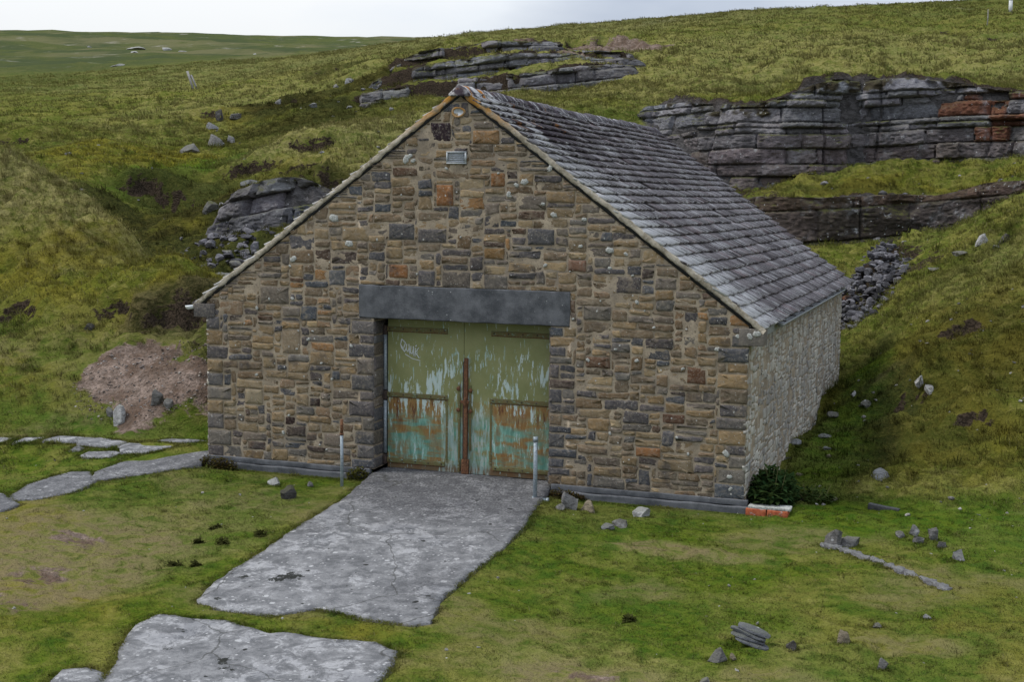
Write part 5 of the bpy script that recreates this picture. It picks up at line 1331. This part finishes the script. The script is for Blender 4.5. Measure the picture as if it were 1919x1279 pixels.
STONES = [
    (10.43, -1.34, 0.27, 0.26, 'grey', 'rounded grey boulder at the top end of the stone edging, left of its neighbour'),
    (10.64, -1.26, 0.31, 0.23, 'grey', 'grey boulder leaning on the right of another at the top of the stone edging'),
    (11.25, -0.73, 0.16, 0.1, 'grey', 'small grey stone at the left end of the cluster on the bright grass'),
    (11.43, -0.5, 0.15, 0.16, 'grey', 'small upright grey stone at the back of the cluster on the bright grass'),
    (11.51, -0.9, 0.17, 0.09, 'grey', 'flat pale stone lying at the front of the cluster on the bright grass'),
    (11.68, -0.68, 0.14, 0.19, 'grey', 'pointed upright grey stone in the cluster on the bright grass'),
    (11.8, -1.01, 0.14, 0.09, 'dark', 'small dark stone at the right end of the cluster on the bright grass'),
    (12.03, -1.52, 0.22, 0.14, 'pale', 'lone wedge of pale stone in the grass right of the small cluster'),
    (10.74, 2.38, 0.32, 0.22, 'pale', 'pale topped stone on a mossy hummock right of the barn'),
    (11.03, 7.4, 0.22, 0.18, 'white', 'left of two white stones halfway up the right bank'),
    (11.21, 7.26, 0.2, 0.18, 'white', 'right of two white stones halfway up the right bank'),
    (6.62, -0.82, 0.28, 0.27, 'grey', 'blocky grey stone against the plinth right of the doorway'),
    (6.86, -0.74, 0.28, 0.17, 'tan', 'tan slab of stone against the plinth right of the doorway'),
    (6.49, -0.98, 0.17, 0.09, 'grey', 'small grey stone between the bollard and the plinth'),
    (7.65, -0.78, 0.35, 0.17, 'white', 'jagged white stone in the grass before the plinth'),
    (7.48, -1.32, 0.32, 0.12, 'grey', 'flat grey stone in the grass below the jagged white stone'),
    (7.4, -1.56, 0.18, 0.07, 'pale', 'small pale stone in front of the flat grey stone'),
    (10.05, -5.44, 0.4, 0.17, 'slate', 'long leaning slab of layered grey slate in the foreground grass'),
    (9.79, -5.96, 0.2, 0.14, 'grey', 'grey lump of stone left of the leaning slate slab in the foreground'),
    (9.92, -5.81, 0.09, 0.08, 'tan', 'small tan stone between the grey lump and the leaning slate slab'),
    (10.47, -5.4, 0.12, 0.11, 'dark', 'dark stone with white specks right of the leaning slate slab'),
    (10.97, -5.01, 0.13, 0.15, 'tan', 'upright tan stone in a dark hollow of the foreground grass'),
    (11.41, -5.61, 0.14, 0.13, 'grey', 'grey stone near the bottom right of the grass'),
    (11.26, -4.26, 0.14, 0.06, 'grey', 'small flat grey stone above the upright tan stone'),
    (11.78, -3.86, 0.11, 0.05, 'pale', 'tiny pale stone at the lower end of the stone edging'),
    (9.79, -6.61, 0.14, 0.08, 'grey', 'small grey stone at the very bottom of the grass'),
    (1.8, -0.98, 0.27, 0.12, 'white', 'pale weathered stone in the grass left of the doorway'),
    (2.4, -1.62, 0.23, 0.21, 'dark', 'dark triangular stone in the grass left of the doorway'),
    (2.32, -0.74, 0.12, 0.09, 'grey', 'tiny grey stone in the grass below the left wall'),
    (-2.54, 1.12, 0.37, 0.27, 'white', 'pale broken rock at the foot of the bare scree'),
    (-2.82, 1.18, 0.21, 0.19, 'grey', 'dark grey stone beside the pale broken rock at the foot of the bare scree'),
    (-1.82, 1.25, 0.27, 0.25, 'grey', 'grey stone in the lower right of the bare scree'),
    (-1.54, 1.19, 0.21, 0.15, 'grey', 'smaller grey stone right of the grey stone in the bare scree'),
    (-5.05, 3.68, 0.26, 0.2, 'dark', 'dark stone at the upper edge of the bare scree'),
    (-17.91, 27.41, 1.05, 0.67, 'grey', 'large grey rock at the left end of the row in the notch between the slopes'),
    (-18.02, 29.43, 1.18, 0.7, 'grey', 'long grey rock in the middle of the row in the notch between the slopes'),
    (-17.71, 30.2, 0.48, 0.48, 'grey', 'squarish grey rock at the right end of the row in the notch'),
    (-20.69, 33.58, 0.66, 0.47, 'pale', 'pale grey rock above the row in the notch'),
    (-21.91, 36.11, 0.39, 0.64, 'dark', 'narrow dark rock highest in the notch'),
    (-21.37, 36.63, 0.64, 0.3, 'grey', 'flat grey rock on the mossy slope right of the notch'),
    (-10.72, 18.96, 0.48, 0.31, 'pale', 'small pale rock at the left end of the jointed rock face'),
    (-10.75, 17.45, 0.53, 0.5, 'mossy', 'moss covered rock left of the rocks beside the gable'),
    (-11.68, 21.03, 0.54, 0.32, 'pale', 'left of two pale rocks on the slope above the gable rocks'),
    (-10.83, 20.47, 0.6, 0.39, 'pale', 'right of two pale rocks on the slope above the gable rocks'),
    (-7.33, 12.23, 0.66, 0.43, 'pale', 'pale rubble block just above the barn eaves at the left'),
    (-7.06, 12.66, 0.49, 0.29, 'grey', 'grey rubble stone up the slope from the pale block at the eaves'),
    (-7.66, 13.33, 0.44, 0.24, 'grey', 'flat grey stone in the rubble left of the gable'),
    (-7.06, 13.28, 0.44, 0.23, 'grey', 'grey stone nearest the gable edge in the rubble'),
    (-8.51, 12.84, 0.29, 0.41, 'white', 'lone upright white stone in the dark ravine left of the barn'),
    (-20.85, 39.77, 0.41, 0.36, 'grey', 'small grey stone low on the mossy slope right of the notch'),
    (-17.22, 36.53, 0.44, 0.27, 'pale', 'pale stone in the middle of the mossy slope'),
    (-19.68, 45.15, 0.66, 0.55, 'pale', 'pale rock on the left fringe of the far outcrop'),
    (-20.32, 44.9, 0.44, 0.28, 'grey', 'small grey rock left of the pale rock by the far outcrop'),
    (-16.23, 38.17, 0.35, 0.25, 'pale', 'small pale stone below the far outcrop'),
    (-15.7, 40.34, 0.86, 0.56, 'dark', 'dark block at the lower left of the far outcrop'),
    (9.68, 4.55, 0.17, 0.07, 'pale', 'small pale flat stone in the gully, nearest the barn corner'),
    (9.53, 5.36, 0.31, 0.09, 'pale', 'long flat pale stone in the gully beside the barn'),
    (9.71, 4.29, 0.13, 0.06, 'tan', 'flat tan pebble in the gully beside the barn'),
    (9.06, 7.74, 0.28, 0.11, 'grey', 'grey stone at the wall foot halfway along the barn'),
    (10.04, 7.97, 0.3, 0.14, 'grey', 'grey stone in the gully by the back half of the barn'),
    (9.7, 8.66, 0.15, 0.1, 'white', 'small white stone in the back of the gully'),
    (9.36, 8.02, 0.26, 0.1, 'grey', 'flat grey stone lying across the gully'),
    (9.47, 2.55, 0.17, 0.12, 'tan', 'tan stone peeping out of the weeds by the barn corner'),
    (10.15, 1.08, 0.23, 0.06, 'tan', 'flat tan stone in the grass in front of the weeds'),
    (9.73, 0.98, 0.18, 0.06, 'tan', 'flat brownish stone in the grass right of the brick stub'),
    (9.13, 3.87, 0.22, 0.11, 'pale', 'stone nearest the camera along the side wall foot'),
    (9.14, 4.52, 0.19, 0.11, 'pale', 'second stone along the side wall foot'),
    (9.15, 5.11, 0.17, 0.1, 'grey', 'third stone along the side wall foot'),
    (11.93, 17.13, 0.54, 0.35, 'white', 'jagged white rock on the crest of the right bank'),
    (12.29, 16.34, 0.34, 0.18, 'pale', 'flat pale rock beside the jagged white rock on the crest'),
    (12.53, 16.45, 0.45, 0.34, 'dark', 'dark rock at the right end of the crest of the right bank'),
    (11.44, 16.97, 0.43, 0.16, 'grey', 'small grey rock on the brow left of the white rock'),
    (10.95, 16.98, 0.52, 0.16, 'grey', 'flat grey rock further down the brow of the bank'),
    (8.71, 19.4, 0.21, 0.36, 'white', 'upright white stone standing in the scree behind the barn'),
    (8.47, 18.59, 0.5, 0.23, 'rust', 'rusty brown block in the scree behind the barn'),
    (9.36, 20.35, 0.45, 0.21, 'grey', 'grey stone at the right edge of the scree behind the barn'),
    (-177.14, 252.61, 7.36, 1.1, 'white', 'broad white limestone scar on the far hillside'),
    (-165.28, 248.07, 3.35, 1.19, 'white', 'white limestone lump on the far hillside'),
    (-204.86, 273.94, 1.87, 0.67, 'white', 'small white limestone block highest on the far hillside'),
    (-66.81, 91.88, 2.22, 0.35, 'white', 'low white limestone scar on the lower far hillside'),
    (-141.87, 201.9, 2.4, 0.4, 'white', 'thin pale scar below the broad one on the far hillside'),
    (-138.06, 213.01, 2.69, 0.52, 'white', 'pale scar right of the limestone lump on the far hillside'),
    (-53.69, 99.57, 0.52, 0.21, 'white', 'tiny white block at the right of the far hillside'),
    (-100.83, 175.69, 0.85, 0.34, 'white', 'tiny white block left of centre on the far hillside'),
]
for i, (x, y, w_, h_, kind, label) in enumerate(STONES):
    rng = random.Random(500 + i)
    far_ = y > 100
    if kind == 'block': V, F = rock_block(rng, w_, w_ * .9, h_ * 1.15, 8, .8, 12.0, 3); V[:, 2] += h_ * .42
    elif kind == 'slate':
        mbs = MB()
        for q in range(4):
            V, F = rock_block(rng, w_ * rng.uniform(.75, 1.0), w_ * .40, .045, 5, 1.2, 4.0, 4); mbs.add(V + np.array([rng.uniform(-.05, .05), .02 * q, -.03 + .04 * q]), F)
        V = np.concatenate(mbs.v); F = mbs.f; t_ = .25; V = np.stack([V[:, 0] * math.cos(t_) + V[:, 2] * math.sin(t_), V[:, 1], -V[:, 0] * math.sin(t_) + V[:, 2] * math.cos(t_) + .06], 1)
    else: V, F = rock_stone(rng, w_ * (.8 if kind == 'white' else 1.05), max(w_ * rng.uniform(.6, .95), h_ * .7) if not far_ else w_ * .5, h_ * (1.6 if y < 9 else 1.1), 8 if w_ > .2 else 5)
    c_ = np.array(ROCKC[kind]) * rng.uniform(.85, 1.15)
    o = mesh_obj("stone" if w_ < .3 else "boulder", V, F, [M_LOOSE], None, {"col": np.tile(c_, (len(V), 1)), "mossy": np.full(len(V), .9 if kind == 'mossy' else .45)}); crisp(o)
    o.location = (x, y, height(x, y)); 
    if kind != 'slate': o.rotation_euler = (0, 0, rng.uniform(-.5, .5))
    tag(o, label, "stone" if w_ < .3 else "boulder")

# ------------------------------------------------------------------ small things
def bollard(name, x, y, h, r, label, rusty):
    z = height(x, y); e_ = empty(name, (x, y, z), label, "post")
    mb = MB(); top = h * (.78 if rusty else .97)
    mb.tube([(0, 0, -.2), (0.004, 0, top * .5), (0, 0, top)], [r, r, r * .96], 12)
    o = mb.build("pipe", [M_GALV], e_, True)
    mb = MB()
    if rusty: mb.tube([(0, 0, top), (0.002, 0, h)], [r * .98, r * .9], 12); mb.tube([(0, 0, top - .01), (0, 0, top + .015)], r * 1.25, 12); nm = "rusty_top"
    else: mb.tube([(0, 0, h * .93), (0, 0, h)], [r * 1.22, r * 1.15], 12); nm = "cap"
    mb.build(nm, [M_RUST if rusty else M_GALV], e_, True)
    return e_
bollard("bollard", 2.87, -.78, 1.06, .026, "thin grey pipe bollard with a rusty top left of the barn doors", True)
b_ = bollard("bollard", 5.98, -.60, 1.02, .032, "plain grey pipe bollard right of the barn doors", False)
mb = MB(); mb.tube([(-.03, -.02, .06), (.20, .02, .05)], .05, 12); mb.tube([(-.035, -.02, .06), (-.01, -.015, .06)], .062, 12); mb.tube([(.18, .018, .05), (.21, .022, .05)], .062, 12)
mb.build("foot_socket", [M_GALV], b_, True)

# brick stub at the corner
e_ = empty("brick_stub", (9.36, -.02, -.335), "stub of orange brickwork in the grass at the barn's right front corner", "brickwork")
mb = MB()
rough_box(mb, -.31, -.015, -.12, .12, .02, .20, 3, .008, .08, bev=.012); rough_box(mb, .0, .30, -.12, .12, .02, .195, 4, .008, .08, bev=.012)
mb.build("bricks", [M_BRICK], e_, True)
mb = MB(); rough_box(mb, -.33, .32, -.135, .13, -.12, .018, 5, .012, .08); rough_box(mb, -.28, .33, -.10, .125, .196, .235, 6, .010, .06, bev=.008)
mb.build("mortar_bed", [M_LICHEN], e_, True)
# narrow broken kerb running off to the right
mb = MB(); rng = random.Random(3); V = []; F = []
pts = [(10.30, -1.40), (10.75, -1.66), (11.17, -2.02), (11.58, -2.40), (11.98, -2.78)]
n_ = 60
for i in range(n_):
    t_ = i / (n_ - 1) * (len(pts) - 1); k = min(int(t_), len(pts) - 2); f_ = t_ - k
    x, y = pts[k][0] + (pts[k + 1][0] - pts[k][0]) * f_, pts[k][1] + (pts[k + 1][1] - pts[k][1]) * f_
    w_ = .062 + rng.uniform(-.035, .03); z = -.2 + .045 * y + .028 + rng.uniform(-.012, .02)
    for s_, dz in ((-1, -.12), (-1, 0), (-.3, .012), (.4, .01), (1, -.004), (1, -.12)): V.append((x + s_ * w_ * .62, y + s_ * w_ * .78, z + dz + rng.uniform(-.008, .008)))
for i in range(n_ - 1):
    for q in range(5): F.append((i * 6 + q + 1, i * 6 + q, (i + 1) * 6 + q, (i + 1) * 6 + q + 1))
F += [tuple(range(6)), tuple((n_ - 1) * 6 + q for q in range(6))[::-1]]
o = mesh_obj("stone_edging", np.array(V) - np.array([10.3, -1.4, -.3]), F, [M_LOOSE], None, {"col": np.tile(np.array((.24, .235, .235)), (len(V), 1)), "mossy": np.full(len(V), .2)}, smooth=False)
o.location = (10.3, -1.4, -.3); tag(o, "narrow strip of grey stone edging running away through the right foreground grass", "edging")
# half sunk plank, hill posts
mb = MB(); rough_box(mb, -.22, .24, -.05, .05, -.02, .07, 3, .008, .07)
o = mb.build("plank", [M_DARKTIMBER], None, True); o.location = (10.92, .72, height(10.92, .72)); o.rotation_euler = (0, .06, -.25)
tag(o, "short dark plank lying in the bright grass right of the barn", "plank")
z = height(-34.56, 53.7)
e_ = empty("timber_post", (-34.56, 53.7, z), "pair of grey timbers leaning together on the left hillside", "post")
for nm, a, b, r in (("post", (-.32, 0, 1.0), (.12, 0, -.2), .075), ("strut", (-.12, .1, .78), (.34, .1, -.2), .06)):
    mb = MB(); mb.tube([a, ((a[0] + b[0]) / 2 + .01, a[1], (a[2] + b[2]) / 2), b], [r, r * .95, r], 6); mb.build(nm, [M_TIMBER], e_)
z = height(12.34, 84.0)
e_ = empty("marker_post", (12.34, 84.0, z), "short white post on the skyline at the top right", "post")
mb = MB(); mb.tube([(0, 0, -.2), (0, 0, .78)], .13, 10); mb.build("post", [M_WHITETIMBER], e_)
mb = MB(); mb.tube([(0, 0, .78), (0, 0, .86)], [.15, .10], 10); mb.build("cap", [M_WHITETIMBER], e_)
z = height(11.0, 72.0)
mb = MB(); mb.tube([(0, 0, -.2), (.04, 0, .5), (.03, 0, 1.1)], [.035, .03, .025], 6); o = mb.build("stake", [M_TIMBER], None); o.location = (11.0, 72.0, z)
tag(o, "thin wooden stake on the hillside below the white skyline post", "stake")

def leafy(name, x, y, rx, ry, h, n, seed, col, leaf, label, category, stems=0, group=None):
    """a low clump built of many single leaves or blades"""
    rng = np.random.default_rng(seed); V = []; F = []; C_ = []; Rn = []
    z = height(x, y)
    th = rng.uniform(0, 2 * np.pi, n); rr = np.sqrt(rng.random(n)); hh = rng.random(n) ** .8
    px = rr * np.cos(th) * rx; py = rr * np.sin(th) * ry
    pz = hh * h * np.sqrt(np.clip(1 - .8 * rr ** 2, 0.05, 1)) * (1 + .25 * fbm2(px * 4 + seed, py * 4, 2, seed))
    for i in range(n):
        l_ = leaf * rng.uniform(.6, 1.4); a = rng.uniform(0, 2 * np.pi); el = rng.uniform(-.5, 1.0)
        d_ = np.array([np.cos(a) * np.cos(el), np.sin(a) * np.cos(el), np.sin(el)]); s_ = np.cross(d_, [0, 0, 1.0]); s_ /= np.linalg.norm(s_) + 1e-9
        p = np.array([px[i], py[i], pz[i]]); w_ = l_ * .26; dr = np.array([0, 0, -.15 * l_])
        b = len(V); V += [p - s_ * w_ * .3, p + s_ * w_ * .3, p + d_ * l_ * .5 + s_ * w_, p + d_ * l_ * .5 - s_ * w_, p + d_ * l_ + dr]
        F += [(b, b + 1, b + 2, b + 3), (b + 3, b + 2, b + 4)]; r_ = rng.random(); Rn += [r_] * 5; C_ += [np.array(col) * rng.uniform(.6, 1.3)] * 5
    for i in range(stems):
        a = rng.uniform(0, 2 * np.pi); q = rng.uniform(.1, .8); p = np.array([np.cos(a) * rx * q, np.sin(a) * ry * q, 0]); t_ = p * np.array([1.5, 1.5, 0]) + np.array([rng.uniform(-.1, .1), rng.uniform(-.1, .1), h * rng.uniform(.9, 1.35)])
        b = len(V); s_ = np.array([.006, 0, 0]); V += [p - s_, p + s_, t_ + s_ * .5, t_ - s_ * .5]; F += [(b, b + 1, b + 2, b + 3)]; Rn += [.9] * 4; C_ += [np.array((.20, .17, .09))] * 4
    o = mesh_obj(name, np.array(V), F, [M_LEAF], None, {"rnd": np.array(Rn), "col": np.array(C_)}, smooth=False)
    o.location = (x, y, z); return tag(o, label, category, group)
leafy("weed_clump", 9.34, .60, .33, .62, .47, 2400, 1, (.022, .050, .017), .11, "dark green leafy weed clump hugging the barn's right front corner", "weeds", 14)
leafy("weed_clump", 9.85, .95, .34, .30, .15, 320, 2, (.035, .055, .016), .09, "lower straggly weed clump right of the dark leafy clump", "weeds", 8)
leafy("moss_clump", .30, -.22, .36, .10, .22, 900, 3, (.055, .036, .012), .045, "brown moss clump at the foot of the barn's left front corner", "moss")
leafy("moss_clump", 2.82, -.12, .20, .09, .22, 500, 4, (.075, .068, .014), .045, "yellow green moss clump beside the left door jamb", "moss")
leafy("moss_clump", 6.35, -.16, .30, .08, .14, 600, 5, (.050, .030, .014), .045, "dark brown moss clump on the plinth right of the doorway", "moss")
for i, (x, y) in enumerate([(2.35, -4.02), (2.72, -4.02), (2.62, -5.0), (2.90, -4.95), (3.02, -3.55), (2.15, -3.25), (8.60, -5.05)]):
    g_ = "dark tufts in the foreground turf left of the apron" if i < 6 else None
    leafy("grass_tuft", x, y, .06 + .02 * (i % 3),  .06, .045, 110, 20 + i, (.034, .034, .012), .06, "small dark tuft in the worn turf left of the concrete apron" if i < 6 else "single dark tuft in the grass right of the concrete apron", "tuft", 0, g_)

# ------------------------------------------------------------------ grass: one sward of single blades
def grass_bed(name, n, region, blade, seed, per, spread, label, keep=None, edge=-.012):
    rng = np.random.default_rng(seed)
    x, y = region(rng, n); n = len(x)
    z, w, fr = land(x, y)
    e = .12
    zx, _, _ = land(x + e, y); 
    sl = np.abs(zx - z) / e
    p = np.ones(n)
    p *= np.clip(1 - 1.25 * w["bare"] - .0, 0, 1) * np.clip(1 - .9 * w["soil"], 0, 1) * (1 - w["rock"]) * (1 - .75 * w["worn"]) * (1 - .55 * w["heath_shade"])
    p *= (fr > edge)
    if keep is not None: p *= keep(x, y)
    m = rng.random(n) < p
    x, y, z = x[m], y[m], z[m]; w = {k: v[m] for k, v in w.items()}; k = len(x)
    cl = .55 + .75 * (fbm2(x * 1.3, y * 1.3, 3, 91) * .5 + .5) + .25 * w["straw"] - .25 * w["lush"] * 0
    lawn = (y < 1.0) & (x > -3)
    cl = cl * np.where(lawn, .52, 1.0) * (1 - .35 * w["worn"])
    # per-blade arrays
    K = k * per
    rx = np.repeat(x, per) + rng.normal(0, spread, K); ry = np.repeat(y, per) + rng.normal(0, spread, K)
    rz = np.repeat(z, per) - .01
    L_ = np.repeat(cl, per) * rng.uniform(.5, 1.35, K) * blade[0]
    wd = blade[1] * rng.uniform(.6, 1.4, K)
    az = rng.uniform(0, 2 * np.pi, K); ln = rng.uniform(.35, 1.25, K)         # lean
    az = np.where(rng.random(K) < .55, 4.3 + rng.normal(0, .9, K), az)        # the sward lies over one way
    dx, dy = np.cos(az) * np.sin(ln), np.sin(az) * np.sin(ln); dz = np.cos(ln)
    sx, sy = -np.sin(az) * wd / 2, np.cos(az) * wd / 2
    tw = rng.uniform(-1, 1, K)
    V = np.empty((K, 5, 3), np.float32)
    mx, my, mz = rx + dx * L_ * .45, ry + dy * L_ * .45, rz + (dz * .6 + .28) * L_ * .62
    V[:, 0] = np.stack([rx - sx, ry - sy, rz], 1); V[:, 1] = np.stack([rx + sx, ry + sy, rz], 1)
    V[:, 2] = np.stack([mx + sx * .8, my + sy * .8, mz + tw * wd * .2], 1); V[:, 3] = np.stack([mx - sx * .8, my - sy * .8, mz - tw * wd * .2], 1)
    V[:, 4] = np.stack([rx + dx * L_ * 1.1, ry + dy * L_ * 1.1, rz + dz * L_ * .75 + .05 * L_], 1)
    b = np.arange(K)[:, None] * 5
    tri = np.concatenate([b + [0, 1, 2], b + [0, 2, 3], b + [3, 2, 4]], 1).reshape(-1, 3)
    at = {q: np.repeat(np.repeat(w[q], per), 5) for q in ("lush", "moss", "straw", "worn", "heath_shade", "lawn")}
    at["rnd"] = np.repeat(rng.random(K), 5)
    o = mesh_obj(name, V.reshape(-1, 3), tri, [M_GRASS], None, at, smooth=True)
    return tag(o, label, "grass", kind="stuff")
def box(x0, x1, y0, y1):
    return lambda r, n: (r.uniform(x0, x1, n), r.uniform(y0, y1, n))
CX, CY = 12.34, -19.67
def wedge(d0, d1, a0=-44, a1=6, pw=.5):
    def f(r, n):
        a = np.radians(r.uniform(a0, a1, n)); d = d0 + (d1 - d0) * r.random(n) ** pw
        return CX + np.sin(a) * d, CY + np.cos(a) * d
    return f
notbarn = lambda x, y: ~((x > -.1) & (x < 9.1) & (y > -.1) & (y < 12.5))
grass_bed("grass", 46000, wedge(10.5, 22.5, -46, 8, .75), (.075, .006), 1, 9, .045, "short mixed green turf in front of the barn", notbarn)
grass_bed("grass", 42000, wedge(21.5, 38, -46, 8, .7), (.13, .011), 2, 8, .07, "mossy tussocky grass on the banks beside the barn", notbarn)
grass_bed("grass", 42000, wedge(36, 66, -44, 6, .75), (.14, .020), 3, 8, .12, "rough tussock grass on the slopes behind the barn")
grass_bed("grass", 36000, wedge(64, 128, -43, 5, .75), (.15, .040), 4, 7, .22, "pale moor grass on the upper hillside up to the skyline")

def fringe(r, n):
    """along the slab edges and round the loose stones, where the mower and the sheep leave it longer"""
    xs, ys = [], []
    for poly, _, _ in SLABS:
        P = np.array(poly); Q = np.roll(P, -1, 0); ln = np.hypot(*(Q - P).T); k = int(ln.sum() * 120)
        i = r.choice(len(P), k, p=ln / ln.sum()); t_ = r.random(k)[:, None]
        X = P[i] + (Q[i] - P[i]) * t_ + r.normal(0, .055, (k, 2)); xs.append(X[:, 0]); ys.append(X[:, 1])
    for x, y, w_, h_, kd, lb in STONES:
        if y > 16: continue
        k = int(14 + 40 * w_); a = r.uniform(0, 2 * np.pi, k); d = w_ * (.45 + .3 * r.random(k))
        xs.append(x + np.cos(a) * d); ys.append(y + np.sin(a) * d * .85)
    k = 900; xs.append(r.uniform(-.2, 9.2, k)); ys.append(-.13 - np.abs(r.normal(0, .07, k)))      # along the plinth
    k = 500; xs.append(9.12 + np.abs(r.normal(0, .10, k))); ys.append(r.uniform(0, 12, k))         # along the side wall
    k = 500; t_ = r.random(k); xs.append(10.3 + 1.7 * t_ + r.normal(0, .09, k)); ys.append(-1.4 - 1.38 * t_ + r.normal(0, .09, k))
    return np.concatenate(xs), np.concatenate(ys)
grass_bed("grass", 0, fringe, (.10, .007), 5, 9, .024, "longer grass fringing the concrete slabs and loose stones", lambda x, y: notbarn(x, y) & ~((y > -1.2) & (x > 3.2) & (x < 5.95)), -.05)

def some(f, seed):
    return lambda x, y: f(x, y) & (fbm2(x * .9, y * .9, 3, seed) > .02)
grass_bed("grass", 2600, wedge(10.5, 22.5, -46, 8, .75), (.12, .007), 6, 20, .030, "longer tussocks scattered through the foreground turf", some(notbarn, 81))
grass_bed("grass", 4200, wedge(21.5, 40, -46, 8, .7), (.26, .011), 7, 24, .055, "long tussocks on the banks beside the barn", some(notbarn, 82))
grass_bed("grass", 5200, wedge(39, 80, -44, 6, .75), (.30, .022), 8, 20, .10, "long pale tussocks on the slopes behind the barn", some(notbarn, 83))
